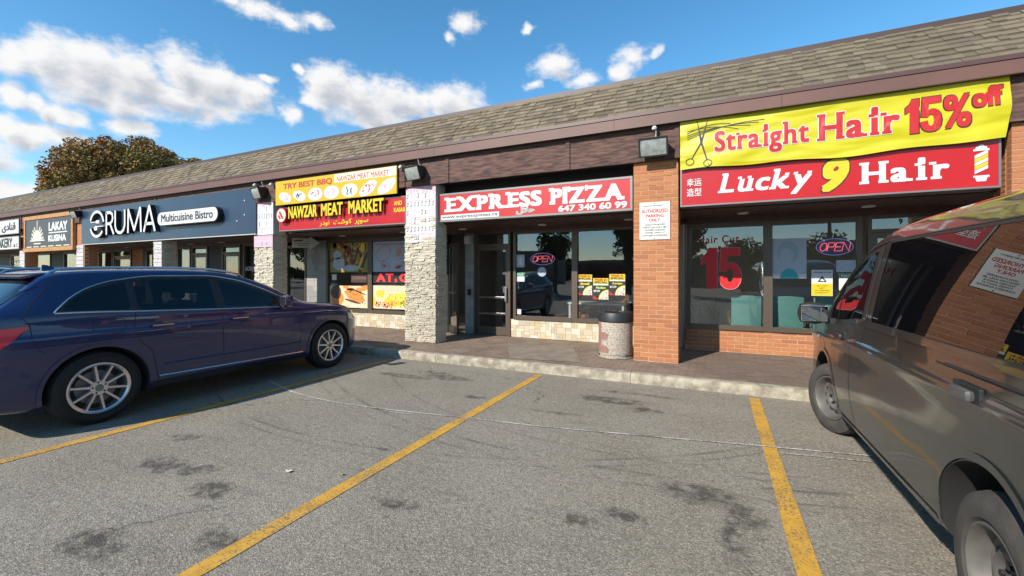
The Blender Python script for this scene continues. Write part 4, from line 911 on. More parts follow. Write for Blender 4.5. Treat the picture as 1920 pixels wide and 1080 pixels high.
# --- price boards wrapped round the pillars: rows of printed cuts
def cuts_board(label, x0, x1, z0, z1, yf, rows, seed, text=False, side=None, pinkbg=False, header=False):
    t = thing("price_board", label, "sign", ((x0+x1)/2, yf, z0)); rs = random.Random(seed)
    part("board_sheet", lambda b: b.box(x0, x1, yf, yf+.018, z0, z1), m_sign_white if not pinkbg else mat("pale_pink_sheet", (.66, .46, .54), .5), t)
    if side: part("side_sheet", lambda b: b.box(x1+.002, x1+.016, yf+.001, side, z0, z1), m_lgrey, t)
    h = (z1-z0)/rows; bk = MB(org(t)); pk = MB(org(t))
    for j in range(rows):
        zc = z1-(j+.5)*h; n = int((x1-x0)/(.085 if not text else .05)); bb_ = bk
        for i in range(n):
            x = x0+(i+.5)*(x1-x0)/n; B = bk if (rs.random() < (.25 if j else 0)) or (j % 3 == 2) else pk
            if text:
                B.box(x-.02, x+.014+rs.uniform(0, .014), yf-.0012, yf-.0002, zc-.009, zc+.010)
            else:
                k = rs.uniform(.7, 1.1); w = (x1-x0)/n
                pts = [(x-w*.28, zc-h*.22*k), (x-w*.05, zc-h*.30*k), (x+w*.12, zc-h*.05), (x-w*.1, zc+h*.12), (x+w*.05, zc+h*.32*k), (x+w*.25, zc+h*.20*k)]
                for p, q in zip(pts, pts[1:]):
                    p = Vector(p); q = Vector(q); nn = Vector((-(q-p).y, (q-p).x)).normalized()*rs.uniform(.004, .009)
                    B.add([(v.x, yf-.0008, v.y) for v in (p-nn, q-nn, q+nn, p+nn)], [(0, 1, 2, 3)])
        if not text and j % 2 == 0: pk.box(x0+.03, x1-.03, yf-.0012, yf-.0004, zc+h*.36, zc+h*.46)
    if bk.v: bk.build("dark_print", m_black, t)["kind"] = "stuff"
    if pk.v: pk.build("pink_print", m_pink, t)["kind"] = "stuff"
    if header: part("header_print", lambda b: [b.ell(x0+(i+.5)*(x1-x0)/9, z1-.12+rs.uniform(-.04, .04), .032, .07, yf-.0016-.0001*i, yf-.0002, 10, rs.uniform(-.3, .3)) for i in range(9)], mat("pale_pink_print", (.62, .38, .46), .5), t)["kind"] = "stuff"
    return t
cuts_board("tall white price board with pink header on the stone pillar left of the pizzeria", -5.70, -4.99, 2.15, 3.33, 7.0, 7, 1, side=7.34, header=True)
cuts_board("tall white price board with pink header on the stone pillar right of the navy sign", -10.36, -9.74, 2.47, 3.36, 6.965, 5, 2, side=7.3, header=True)
cuts_board("small pink price board fixed below the white one on the middle stone pillar", -10.47, -9.77, 2.17, 2.465, 6.985, 2, 3, pinkbg=True)
cuts_board("narrow notice board of red and black text on the pillar under the navy sign", -15.09, -14.67, 1.5, 2.48, 6.99, 22, 4, text=True)
cuts_board("narrow notice board on the brick pillar between the pine sign and the navy sign", -20.0, -19.5, 1.5, 2.49, 7.0, 22, 5, text=True)
cuts_board("narrow notice board on the pillar between the bakery sign and the pine sign", -24.75, -24.3, 1.5, 2.42, 7.0, 20, 6, text=True)
t = thing("arrow_sign", "white hanging arrow sign pointing right, with black lettering, behind the stone pillar", "sign", (-10.1, 8.18, 2.17))
part("arrow_panel", lambda b: b.prism([(-10.63, 2.24), (-9.95, 2.22), (-9.95, 2.15), (-9.57, 2.34), (-9.95, 2.53), (-9.95, 2.47), (-10.63, 2.50)], 8.18, 8.20), m_lgrey, t)
part("arrow_print", lambda b: (b.box(-10.55, -10.2, 8.177, 8.179, 2.40, 2.44), b.box(-10.58, -9.9, 8.177, 8.179, 2.33, 2.345), b.box(-10.4, -9.98, 8.177, 8.179, 2.28, 2.295)), m_black, t)
part("hanger", lambda b: (b.tube([(-10.4, 8.19, 2.49), (-10.4, 8.19, 2.50)], .004, 5), b.tube([(-10.0, 8.19, 2.46), (-10.0, 8.19, 2.50)], .004, 5)), m_black, t)

# ------------------------------------------------------------ posters and stickers on the glass
YG = 8.499
def poster(label, x0, x1, z0, z1, m, name="poster", yf=YG):
    t = thing(name, label, "poster", ((x0+x1)/2, yf, z0)); part("sheet", lambda b: b.box(x0, x1, yf-.003, yf-.001, z0, z1), m, t); return t
LZ = [0]
def blobs(t, name, m, items, y=YG-.003, wob=.1, n=14):
    LZ[0] += 1; e = .0002*(LZ[0] % 12+1)
    o = part(name, lambda b: [b.ell(x, z, rx, rz, y-e, y+.0003, n, ro, wob) for x, z, rx, rz, ro in items], m, t)
    if len(items) > 3: o["kind"] = "stuff"
    return o
def rb(rs, x0, x1, z0, z1, n, a, c): return [(rs.uniform(x0, x1), rs.uniform(z0, z1), rs.uniform(a, c), rs.uniform(a, c)*.7, rs.uniform(0, 3)) for _ in range(n)]
m_p1 = mat("print_dull_gold", (.30, .22, .05), .4); m_p2 = mat("print_meat_red", (.26, .025, .02), .4); m_p3 = mat("print_pale_blue", (.42, .47, .55), .4); m_p4 = mat("print_meat_pink", (.52, .24, .22), .4)
m_p5 = mat("print_bread_orange", (.72, .27, .06), .4); m_p6 = mat("print_rice_cream", (.78, .62, .38), .4); m_p7 = mat("print_salad_green", (.08, .26, .04), .4); m_p8 = mat("print_saffron", (.85, .55, .05), .4); m_p9 = mat("print_tomato", (.70, .05, .02), .4); m_p10 = mat("print_brown", (.10, .045, .03), .4)
rs = random.Random(11)
t = poster("upper left butcher window poster of kebabs, skewers and rice", -9.52, -8.15, 1.55, 2.34, m_p1)
blobs(t, "meat_print", m_p2, rb(rs, -9.4, -8.25, 1.75, 2.3, 26, .04, .12)); blobs(t, "shadow_print", m_p10, rb(rs, -9.45, -8.25, 1.75, 2.32, 30, .015, .07)); blobs(t, "skewer_print", m_p10, [(-8.32, 1.8, .32, .07, 1.1), (-8.55, 2.05, .2, .04, 1.2)])
blobs(t, "rice_print", m_p3, [(-9.25, 2.02, .16, .12, 0), (-9.2, 1.78, .22, .18, .2), (-8.75, 1.66, .28, .08, 0)]); blobs(t, "garnish_print", m_p8, [(-8.4, 1.82, .04, .2, -.4), (-8.35, 2.2, .08, .12, 0)]+rb(rs, -9.45, -8.3, 1.58, 2.3, 22, .012, .04))
t = poster("upper right butcher window poster of raw meat cuts on pale blue", -8.0, -6.55, 1.56, 2.33, m_p3)
lettering("TOP QUALITY ONTARIO HALAL", -7.9, -6.62, 2.23, 2.28, YG-.0031, m_redtxt, t, depth=.001, bold=.02, res=2)
o_ = [(-7.65, 2.02, .24, .17, .4), (-7.14, 2.03, .17, .13, 1.2), (-7.62, 1.72, .14, .09, 0), (-7.2, 1.68, .25, .10, .25), (-6.75, 2.0, .1, .12, 0), (-6.7, 1.7, .12, .1, 0)]
blobs(t, "cut_outline_print", mat("print_grey_violet", (.30, .27, .35), .4), [(a, c, d_*1.12, e*1.12, f) for a, c, d_, e, f in o_], n=20); blobs(t, "cut_print", mat("print_pale_meat", (.48, .42, .46), .4), o_, n=20); blobs(t, "raw_print", m_p4, [(-7.14, 2.04, .11, .08, 1.2), (-7.62, 1.72, .08, .05, 0), (-7.15, 1.69, .14, .055, .25)]); blobs(t, "raw_shade_print", m_p2, [(-7.15, 1.68, .09, .03, .25), (-7.6, 1.70, .03, .02, 0)])
t = thing("led_sign", "dark window ticker showing red AT,G lit letters in the butcher window", "led sign", (-7.3, 8.49, 1.28))
part("sign_case", lambda b: b.box(-8.0, -6.6, 8.492, 8.4985, 1.27, 1.54), m_black, t)
for s, x0, x1 in (("A", -7.86, -7.58), ("T", -7.56, -7.32), (",", -7.27, -7.20), ("G", -7.12, -6.86), ("R", -6.8, -6.6)):
    lettering(s, x0, x1, 1.31 if s != "," else 1.30, 1.51 if s != "," else 1.38, 8.4915, m_led, t, depth=.001, bold=.03, name="led_letter")
part("scan_gap", lambda b: [b.box(-7.98, -6.62, 8.489, 8.4901, 1.335+i*.028, 1.343+i*.028) for i in range(7)], m_black, t)
t = poster("lower left butcher window poster of grilled flatbread and rice", -9.53, -8.15, .61, 1.19, m_p6)
blobs(t, "bread_print", m_p5, [(-8.62, .93, .36, .17, -.35), (-8.35, 1.12, .24, .07, .2), (-9.25, .86, .22, .22, .3), (-8.85, 1.13, .2, .05, -.2)], n=20); blobs(t, "char_print", m_p10, rb(rs, -8.9, -8.35, .83, 1.08, 22, .006, .024)+[(-9.3, 1.02, .2, .2, .8), (-8.5, 1.04, .3, .02, -.3), (-8.7, .78, .3, .03, -.2)]); blobs(t, "glow_print", m_p8, [(-8.68, .97, .17, .07, -.35), (-8.3, 1.13, .08, .03, 0)])
blobs(t, "grain_print", m_sign_white, rb(rs, -8.9, -8.2, .63, .85, 60, .008, .03)); blobs(t, "spice_print", m_p9, rb(rs, -9.45, -8.2, .63, 1.15, 16, .006, .018)); lettering("AUTHENTIC", -8.85, -8.35, 1.135, 1.165, YG-.0056, m_sign_white, t, depth=.001, bold=.02, res=2)
t = poster("lower right butcher window poster of a salad and rice platter", -8.0, -6.55, .62, 1.21, m_p6)
blobs(t, "soft_print", m_p8, [(-7.75, 1.0, .14, .10, 0), (-7.95, .8, .06, .12, 0)]); blobs(t, "rice_print", m_p8, [(-7.15, .86, .46, .17, .1)], n=24); blobs(t, "saffron_print", mat("print_lemon", (.85, .74, .10), .4), [(-7.1, .93, .32, .08, .1)]); blobs(t, "tomato_print", m_p9, rb(rs, -7.9, -7.35, .65, .79, 60, .012, .028)); blobs(t, "herb_print", m_p7, rb(rs, -7.1, -6.65, .68, .92, 50, .012, .03)+rb(rs, -7.5, -7.2, .78, .98, 8, .01, .02)); blobs(t, "carrot_print", m_p5, rb(rs, -7.5, -6.8, .68, 1.0, 45, .010, .025))
lettering("EVERYDAY FRESHLY COOKED", -7.75, -6.62, 1.135, 1.165, YG-.0062, m_sign_white, t, depth=.001, bold=.02, res=2); lettering("AUTHENTIC PERSIAN CUISINE", -7.75, -6.62, 1.075, 1.108, YG-.0062, m_sign_white, t, depth=.001, bold=.02, res=2)
t = poster("small faint open notice between the two left butcher posters", -8.75, -8.2, 1.28, 1.5, m_p10); lettering("OPEN", -8.7, -8.25, 1.36, 1.44, YG-.0035, m_grey, t, depth=.001, res=2)
t = poster("tiny cream sticker at the left edge of the butcher window", -9.45, -9.28, 1.34, 1.49, m_cream)

def special(label, x0, x1, z0, z1, size, price, accent, seed):
    t = poster(label, x0, x1, z0, z1, m_black); rs = random.Random(seed); w = x1-x0; h = z1-z0; yf = YG-.003
    part("header_print", lambda b: b.box(x0+.006, x1-.006, yf-.0005, yf+.0005, z1-.27*h, z1-.01*h), m_yeltxt, t)
    part("white_strip", lambda b: b.box(x0+.006, x1-.006, yf-.0008, yf+.0005, z1-.34*h, z1-.275*h), m_sign_white, t)
    lettering("Walk-In", x0+.12*w, x1-.12*w, z1-.13*h, z1-.03*h, yf-.0008, m_redtxt, t, depth=.0006, bold=.04, shear=.2, res=2); lettering("SPECIAL", x0+.08*w, x1-.08*w, z1-.25*h, z1-.15*h, yf-.0008, m_black, t, depth=.0006, bold=.04, shear=.2, res=2)
    lettering(size, x0+.2*w, x1-.18*w, z0+.50*h, z0+.61*h, yf-.0006, accent, t, depth=.0006, bold=.06, shear=.15, res=2); lettering(price, x0+.05*w, x0+.45*w, z0+.34*h, z0+.45*h, yf-.0006, m_sign_white, t, depth=.0006, bold=.04, res=2)
    def arc(b, r, e, cx=x1-.006, cz=z0+.006): b.prism([(cx, cz)]+[(cx+r*cos(R(a)), cz+r*sin(R(a))) for a in range(90, 181, 9)], yf-e, yf)
    part("pizza_print", lambda b: arc(b, .62*w, .0008), m_yeltxt, t); part("cheese_print", lambda b: arc(b, .56*w, .0011), m_cream, t)
    for nm, mm, ee in (("topping_print", m_p7, .0014), ("topping_print", m_p10, .0016), ("topping_print", m_p9, .0018)):
        pts = []
        while len(pts) < 9:
            a, r = rs.uniform(92, 178), rs.uniform(.1, .5)*w; pts.append((x1-.006+r*cos(R(a)), z0+.006+r*sin(R(a)), rs.uniform(.006, .013), rs.uniform(.005, .009), rs.uniform(0, 3)))
        part(nm, lambda b: [b.ell(*p[:4], yf-ee, yf-.001, 8, p[4]) for p in pts], mm, t)
    part("swoosh_print", lambda b: b.prism([(x0+.006, z0+.006), (x0+.4*w, z0+.006), (x0+.2*w, z0+.1*h), (x0+.006, z0+.22*h)], yf-.0009, yf), m_redtxt, t)
    return t
special("left pizza special poster, Small", -2.547, -2.232, 1.07, 1.495, "Small", "$7.99", m_yeltxt, 1)
special("middle pizza special poster hung lower, Medium in green", -2.222, -1.903, .99, 1.423, "Medium", "$9.99", mat("lime_print", (.35, .6, .08), .5), 2)
special("right pizza special poster, Large", -1.896, -1.578, 1.08, 1.505, "Large", "$13.99", m_yeltxt, 3)
t = poster("white notice card below the pass certificate in the pizza window", -3.92, -3.72, 1.34, 1.45, m_sign_white)
t = poster("green headed pass certificate in the pizza window", -3.92, -3.72, 1.453, 1.53, m_green); lettering("PASS", -3.89, -3.75, 1.47, 1.515, YG-.0032, m_sign_white, t, depth=.0006, res=2)
t = poster("pale blue sheet at the top left of the pizza window", -3.915, -3.72, 1.65, 1.92, m_p3); part("window_print", lambda b: (b.box(-3.86, -3.78, YG-.004, YG-.003, 1.70, 1.86),), m_sign_white, t)
t = poster("small white sticker in the lower left corner of the pizza window", -3.90, -3.80, .63, .74, m_sign_white, "sticker"); part("sticker_print", lambda b: b.box(-3.89, -3.81, YG-.0036, YG-.003, .70, .72), m_p3, t)
t = thing("sticker", "round pale blue sticker under the neon open sign in the pizza window", "sticker", (-3.32, YG, 1.45)); part("disc", lambda b: b.ell(-3.318, 1.55, .10, .10, YG-.003, YG-.001, 28), m_p3, t); part("ring_print", lambda b: [stroke(b, [(-3.318+.075*cos(R(a)), 1.55+.075*sin(R(a))) for a in range(0, 361, 30)], .008, YG-.0036, YG-.003)], m_grey, t)
lettering(HAL, -3.36, -3.275, 1.525, 1.575, YG-.0037, m_grey, t, depth=.0006, bold=.02, res=2)

# neon open signs
def neon(label, x0, x1, z0, z1, y, fancy):
    t = thing("neon_sign", label, "neon sign", ((x0+x1)/2, y, z0)); cx, cz = (x0+x1)/2, (z0+z1)/2; rx, rz = (x1-x0)/2, (z1-z0)/2
    part("oval_tube", lambda b: b.tube([(cx+rx*cos(R(a)), y, cz+rz*sin(R(a))) for a in range(0, 361, 15)], .007, 6), m_neonb, t)
    if not fancy: part("oval_panel", lambda b: b.ell(cx, cz, rx*.98, rz*.98, y+.02, y+.026, 30), mat("neon_back_panel", (.10, .14, .30), .3), t)
    w = rx*.36; h = rz*.62; G = {'O': [[(.5+.5*cos(R(a)), .5+.5*sin(R(a))) for a in range(0, 361, 30)]], 'P': [[(0, 0), (0, 1), (.8, 1), (1, .75), (.8, .5), (0, .5)]], 'E': [[(1, 0), (0, 0), (0, 1), (1, 1)], [(0, .5), (.8, .5)]], 'N': [[(0, 0), (0, 1), (1, 0), (1, 1)]]}
    for i, ch in enumerate("OPEN"):
        bx = cx-rx*.78+i*rx*.41; part("letter_tube", lambda b: [b.tube([(bx+(u*w)+(v-.5)*h*.35, y-.01, cz-h/1.25+v*h*1.6) for u, v in s], .0075, 6) for s in G[ch]], m_neon, t)
    part("power_cord", lambda b: b.tube([(cx, y+.01, cz+rz), (cx+.01, y+.02, 2.6)], .004, 5), m_black, t)
neon("pink neon open sign in a blue oval in the pizza window", -3.62, -3.07, 1.70, 1.95, 8.60, True)
neon("pink neon open sign on a blue oval panel in the salon window", 1.515, 2.01, 1.81, 2.08, 8.60, False)
# salon window graphics
m_redbright = mat("bright_red_vinyl", (.72, .008, .010), .5); m_pinkedge = mat("pale_red_edge", (.62, .22, .22), .5)
t = thing("window_lettering", "red Hair Cut 15 vinyl lettering on the left salon window", "window lettering", (.05, 8.5, 1.2))
lettering("Hair Cut", -.275, .38, 2.055, 2.19, YG, m_redtxt, t, depth=.001, bold=.018, spacing=1.15); [part("digit_outline", lambda b: b.prism(digit(c_, a_-.010, d_+.010, 1.23, 1.975), YG-.0005, YG+.0003), m_pinkedge, t) for c_, a_, d_ in (("1", -.226, .03), ("5", .06, .411))]; [part("digit", lambda b: b.prism(digit(c_, a_, d_, 1.24, 1.965), YG-.0015, YG-.0006), m_redbright, t) for c_, a_, d_ in (("1", -.226, .03), ("5", .06, .411))]
t = poster("pale poster with a faded teal head silhouette in the salon window", .866, 1.364, 1.43, 2.10, m_p3); mt = mat("teal_print", (.03, .38, .42), .5); mt2 = mat("faded_blue_print", (.30, .42, .52), .5)
blobs(t, "hair_print", mt2, [(1.10, 1.86, .155, .19, 0)], wob=.02, n=26); blobs(t, "face_print", m_p3, [(1.085, 1.80, .10, .135, 0)], y=YG-.0052, wob=0, n=24)
part("shoulder_print", lambda b: b.prism([(.99, 1.431), (1.25, 1.431), (1.23, 1.52), (1.17, 1.59), (1.09, 1.60), (1.02, 1.54)], YG-.0045, YG-.003), mt, t); part("lower_strip", lambda b: (b.box(.868, .985, YG-.0042, YG-.003, 1.432, 1.50), b.box(1.255, 1.362, YG-.0042, YG-.003, 1.432, 1.50)), m_sign_white, t)
t = poster("white and yellow cameras in use warning notice in the salon window", 1.433, 1.718, 1.145, 1.57, m_sign_white); part("yellow_panel", lambda b: b.box(1.437, 1.714, YG-.0036, YG-.003, 1.149, 1.345), m_yeltxt, t)
part("triangle_print", lambda b: b.prism([(1.515, 1.372), (1.64, 1.372), (1.578, 1.475)], YG-.0038, YG-.003), m_black, t); part("camera_print", lambda b: b.prism([(1.55, 1.39), (1.60, 1.385), (1.61, 1.40), (1.575, 1.425), (1.555, 1.41)], YG-.0042, YG-.0038), m_sign_white, t)
lettering("CAMERAS IN USE", 1.455, 1.70, 1.515, 1.54, YG-.0036, m_black, t, depth=.0005, bold=.02, res=2)
for i, s in enumerate(("NO CASH", "LEFT", "ON PREMISES", "OVERNIGHT")): w = (.07, .04, .10, .09)[i]; lettering(s, 1.576-w, 1.576+w, 1.298-i*.037, 1.316-i*.037, YG-.0038, m_black, t, depth=.0005, bold=.02, res=2)
t = poster("pale licence sheet under the salon neon sign", 1.765, 2.02, 1.535, 1.725, m_p3); t = poster("green headed pass notice beside the salon door", 1.80, 2.02, 1.24, 1.51, m_sign_white); part("green_header", lambda b: b.box(1.804, 2.016, YG-.0036, YG-.003, 1.44, 1.506), m_green, t); lettering("PASS", 1.83, 1.99, 1.452, 1.494, YG-.0038, m_sign_white, t, depth=.0005, bold=.03, res=2)
t = thing("door_number", "black number 9 on the salon transom", "number", (2.57, 8.49, 2.26)); lettering("9", 2.547, 2.594, 2.268, 2.35, 8.497, m_black, t, depth=.001, bold=.03)
t = thing("window_lettering", "pale reversed bistro lettering low on the dark door glass under the navy sign", "window lettering", (-12.95, 8.5, 1.56)); lettering("BOR@", -13.14, -12.68, 1.57, 1.74, YG, m_sign_white, t, depth=.001, bold=.0)
t = thing("neon_sign", "blue neon sign edge beside the stone pillar in the bistro window", "neon sign", (-12.6, 8.5, 1.78)); part("letter_tube", lambda b: b.tube([(-12.5, 8.495, 1.80), (-12.72, 8.495, 1.80), (-12.72, 8.495, 2.0), (-12.5, 8.495, 2.0)], .012, 6), m_neonb, t)

# ------------------------------------------------------------ floodlights
def flood(label, x, z, y=6.93, s=1.0, yaw=0):
    t = thing("floodlight", label, "floodlight", (x, y, z), 0, "floodlights fixed under the roof fascia")
    w, h, dd = .20*s, .13*s, .20*s
    M_ = Matrix.Rotation(R(yaw), 4, 'Z') @ Matrix.Rotation(R(18), 4, 'X')
    def P(fn):
        b = MB(); b.M = M_; fn(b); return b
    P(lambda b: b.add([(-w, -.16, -h), (w, -.16, -h), (w, -.16, h), (-w, -.16, h), (-w*.7, .06, -h*.6), (w*.7, .06, -h*.6), (w*.7, .06, h*.7), (-w*.7, .06, h*.7)], [(0, 1, 2, 3), (4, 7, 6, 5), (0, 4, 5, 1), (1, 5, 6, 2), (2, 6, 7, 3), (3, 7, 4, 0)])).build("housing", m_blackmetal, t)
    P(lambda b: (b.box(-w-.012, w+.012, -.185, -.161, -h-.012, -h+.008), b.box(-w-.012, w+.012, -.185, -.161, h-.008, h+.012), b.box(-w-.012, -w+.012, -.185, -.161, -h+.0085, h-.0085), b.box(w-.012, w+.012, -.185, -.161, -h+.0085, h-.0085))).build("bezel", m_blackmetal, t)
    P(lambda b: b.grid(lambda u, v: (-w+.014+u*(2*w-.028), -.172-.012*sin(pi*v), -h+.01+v*(2*h-.02)), 8, 6)).build("lens", mat("flood_lens", (.36, .38, .36), .2, col2=(.24, .26, .24), nscale=14), t, smooth=True)
    b = MB(); b.box(-.05, .05, .0, .018, -.1, .14); b.box(-.015, .015, -.03, .0, -.02, .12); b.build("bracket", m_grey, t)
    b = MB(); b.tube([(.02, 0, .13), (.03, -.05, h+.09), (-.02, -.02, h+.14)], .012, 8); b.build("conduit", m_lgrey, t)
    return t
flood("floodlight above the brick pillar beside the yellow banner", -.845, 3.47)
flood("floodlight above the stone pillar left of the pizza sign", -5.33, 3.53, yaw=-12)
flood("floodlight at the right end of the navy sign board", -10.05, 3.52, yaw=-12)
flood("small floodlight at the left end of the navy sign board", -19.55, 3.56, s=.9)
for lab, x, z in (("white dome camera left of the yellow BBQ panel", -9.68, 3.66), ("white camera bulb above the floodlight by the navy sign", -10.28, 3.70), ("white sensor above the floodlight beside the banner", -.84, 3.735), ("white sensor at the right end of the yellow BBQ panel", -5.74, 3.66)):
    t = thing("security_camera", lab, "camera", (x, 6.9, z)); part("camera_dome", lambda b: b.lathe([(.03, .001), (.028, .02), (.0, .042), (-.025, .035), (-.04, .002)], 14, c=(x, 6.87, z)), m_white, t, smooth=True); part("mount", lambda b: b.box(x-.02, x+.02, 6.87, 6.955, z+.005, z+.04), m_lgrey, t)

# ------------------------------------------------------------ litter bin
t = thing("litter_bin", "round pebbled concrete litter bin with black lid and faded red paint beside the brick pillar", "litter bin", (-1.50, 7.22, .13)); cx, cy = -1.50, 7.22
def agg(name, c1, c2, c3):
    m = mat(name, c1, .9); nt = m.node_tree; L = nt.links.new; b = nt.nodes['Principled BSDF']; tc = N(nt, 'ShaderNodeTexCoord'); vo = N(nt, 'ShaderNodeTexVoronoi'); vo.inputs['Scale'].default_value = 75; L(tc.outputs['Object'], vo.inputs['Vector'])
    sp = N(nt, 'ShaderNodeSeparateColor'); L(vo.outputs['Color'], sp.inputs[0]); cr = N(nt, 'ShaderNodeValToRGB'); cr.color_ramp.interpolation = 'CONSTANT'; cr.color_ramp.elements.new(.5)
    for i, (p, c) in enumerate(((0, c1), (.35, c2), (.72, c3))): cr.color_ramp.elements[i].position = p; cr.color_ramp.elements[i].color = (*c, 1)
    L(sp.outputs[0], cr.inputs[0]); L(cr.outputs[0], b.inputs['Base Color']); bp = N(nt, 'ShaderNodeBump'); bp.inputs['Strength'].default_value = 1; bp.inputs['Distance'].default_value = .006; bp.invert = True; L(vo.outputs['Distance'], bp.inputs['Height']); L(bp.outputs[0], b.inputs['Normal']); return m
m_agg = agg("pebbled_concrete", (.38, .33, .265), (.46, .41, .34), (.26, .215, .17)); m_aggr = agg("pebbles_red_paint", (.27, .14, .11), (.30, .16, .125), (.24, .12, .095))
part("bin_body", lambda b: b.lathe([(0, .001), (0, .255), (.055, .262), (.058, .272), (.07, .275), (.60, .275), (.605, .265)], 48, c=(cx, cy, .132)), m_agg, t, smooth=True)
part("bin_lid", lambda b: b.lathe([(.585, .282), (.60, .292), (.70, .287), (.735, .272), (.745, .22), (.735, .17), (.64, .15), (.63, .001)], 40, c=(cx, cy, .132)), m_plastic, t, smooth=True)
part("rubbish_bag", lambda b: b.grid(lambda u, v: (cx+.26*(v*.62)*cos(2*pi*u)*(1+.2*sin(11*u*2*pi)*v), cy+.26*(v*.62)*sin(2*pi*u), .85+.035*sin(9*u*2*pi)*v+.025*(1-v)), 40, 6), mat("black_bag", (.02, .02, .022), .2), t, smooth=True)
def onbin(pts):
    vs = []
    for s, z in pts: a = s/.277; vs.append((cx+.2775*sin(a), cy-.2775*cos(a), .132+z))
    return vs
def paint(b):
    # an E shaped patch of faded paint, following the curve
    def q(s0, s1, z0, z1, n=8):
        z = lambda s, e: e
        for i in range(n):
            a, c = s0+(s1-s0)*i/n, s0+(s1-s0)*(i+1)/n; r = onbin([(a, z0), (c, z0), (c, z1), (a, z1)]); b.add(r, [(0, 1, 2, 3)])
    q(-.36, -.215, .085, .595); q(-.2145, -.10, .30, .42); q(-.0995, -.07, .32, .40, 2); q(-.2145, -.06, .085, .175); q(-.2145, -.09, .1755, .2)
part("red_paint", paint, m_aggr, t)
part("loose_foot_ring", lambda b: b.lathe([(0, .285), (.012, .29), (.02, .28), (.0, .27)], 40, c=(cx, cy, .1325), close=True), m_conc, t, smooth=True)

# ------------------------------------------------------------ furniture and plants seen through the glass
def chair(label, x, y, rz, m, legm, group):
    t = thing("salon_chair" if m is m_teal else "dining_chair", label, "chair", (0, 0, 0), 0, group)
    b = MB()
    def bk(u, v): return (-.235+.47*u, -.24-.03*sin(pi*u)-.05*v, .42+.54*v+.02*sin(pi*u)*v)
    V = [bk(i/8, j/8) for i in range(9) for j in range(9)]; b.add(V, [(i*9+j, (i+1)*9+j, (i+1)*9+j+1, i*9+j+1) for i in range(8) for j in range(8)])
    V2 = [(x_, y_+.06, z_) for x_, y_, z_ in V]; b.add(V2, [(i*9+j, i*9+j+1, (i+1)*9+j+1, (i+1)*9+j) for i in range(8) for j in range(8)])
    ring = [i*9 for i in range(9)]+[72+j for j in range(1, 9)]+[i*9+8 for i in range(7, -1, -1)]+[j for j in range(7, 0, -1)]
    n = len(ring); b.f += [(ring[k], ring[(k+1) % n], ring[(k+1) % n]+81, ring[k]+81) for k in range(n)]; b.mi += [0]*n
    b.build("backrest", m, t, smooth=True, angle=50)
    b = MB(); b.bbox(-.24, .24, -.2, .27, .40, .49, .025); b.build("seat", m, t, smooth=True)
    for sx, sy in ((-1, -1), (1, -1), (-1, 1), (1, 1)): b = MB(); b.tube([(sx*.22, sy*.2+.03, .40), (sx*.23, sy*.22+.03, 0)], .014, 8); b.build("leg", legm, t)
    for sx in (-1, 1): b = MB(); b.tube([(sx*.265, -.18, .46), (sx*.27, -.18, .68), (sx*.27, .18, .68), (sx*.265, .2, .42)], .014, 8); b.build("armrest", legm, t)
    t.location = (x, y, .14); t.rotation_euler = (0, 0, rz); return t
c0 = chair("teal salon waiting chair behind the left salon window, nearest the potted plant", .50, 9.02, 0, m_teal, m_chrome, "teal chairs along the salon window")
for lab, x in (("teal salon waiting chair just right of the salon window mullion", 1.13), ("teal salon waiting chair partly hidden by the van mirror", 1.74)):
    c = copy_tree(c0); c.location.x = x; c['label'] = lab; c['group'] = "teal chairs along the salon window"
m_wood = mat("orange_chair_seat", (.40, .12, .04), .4)
for lab, x, y_, r_ in (("dining chair with orange seat at the left of the pizzeria table", -2.62, 9.45, 2.6), ("dining chair with orange seat near the pizza posters", -2.0, 9.2, 2.2)): chair(lab, x, y_, r_, m_wood, m_grey, "chairs in the pizzeria")
t = thing("dining_table", "small pizzeria table with a white edge behind the window", "table", (0, 0, 0)); b = MB(); b.bbox(-.6, .6, -.35, .35, .72, .76, .01); b.build("tabletop", m_white, t)
for sx, sy in ((-1, -1), (1, -1), (-1, 1), (1, 1)): b = MB(); b.box(sx*.56-.02, sx*.56+.02, sy*.31-.02, sy*.31+.02, 0, .72); b.build("leg", m_white, t)
t.location = (-2.25, 9.15, .14)
def pot_plant(label, x, y_, hp, r, hl, m_pot, seed, thin=False):
    t = thing("potted_plant", label, "plant", (x, y_, .14)); rs = random.Random(seed)
    part("pot", lambda b: b.lathe([(0, .001), (0, r*.75), (hp, r), (hp, r*.9), (hp-.03, r*.85), (hp-.03, .001)], 20, c=(x, y_, .14)), m_pot, t, smooth=True)
    b = MB(org(t))
    for k in range(46 if not thin else 8):
        a = rs.uniform(0, 2*pi); l = rs.uniform(.5, 1)*hl; sp = rs.uniform(.1, .45)*(1 if not thin else .3); p0 = Vector((x, y_, .14+hp-.03)); p2 = p0+Vector((cos(a)*sp*l, sin(a)*sp*l, l)); md = (p0+p2)/2+Vector((0, 0, .1*l)); n = Vector((-sin(a), cos(a), 0))*.012
        b.add([p0-n, p0+n, md+n*1.3, md-n*1.3, p2], [(0, 1, 2, 3), (3, 2, 4)])
    b.build("leaves" if not thin else "stems", mat("house_plant_leaf", (.10, .16, .06), .5) if not thin else m_lgrey, t)
pot_plant("leafy plant in a teal pot on the salon floor by the window", -.02, 8.85, .36, .11, .62, mat("teal_pot", (.08, .30, .28), .4), 3)
pot_plant("bare sticks in a red pot at the left end of the salon window", -.33, 8.85, .36, .10, .55, mat("red_pot", (.45, .03, .04), .4), 4, True)
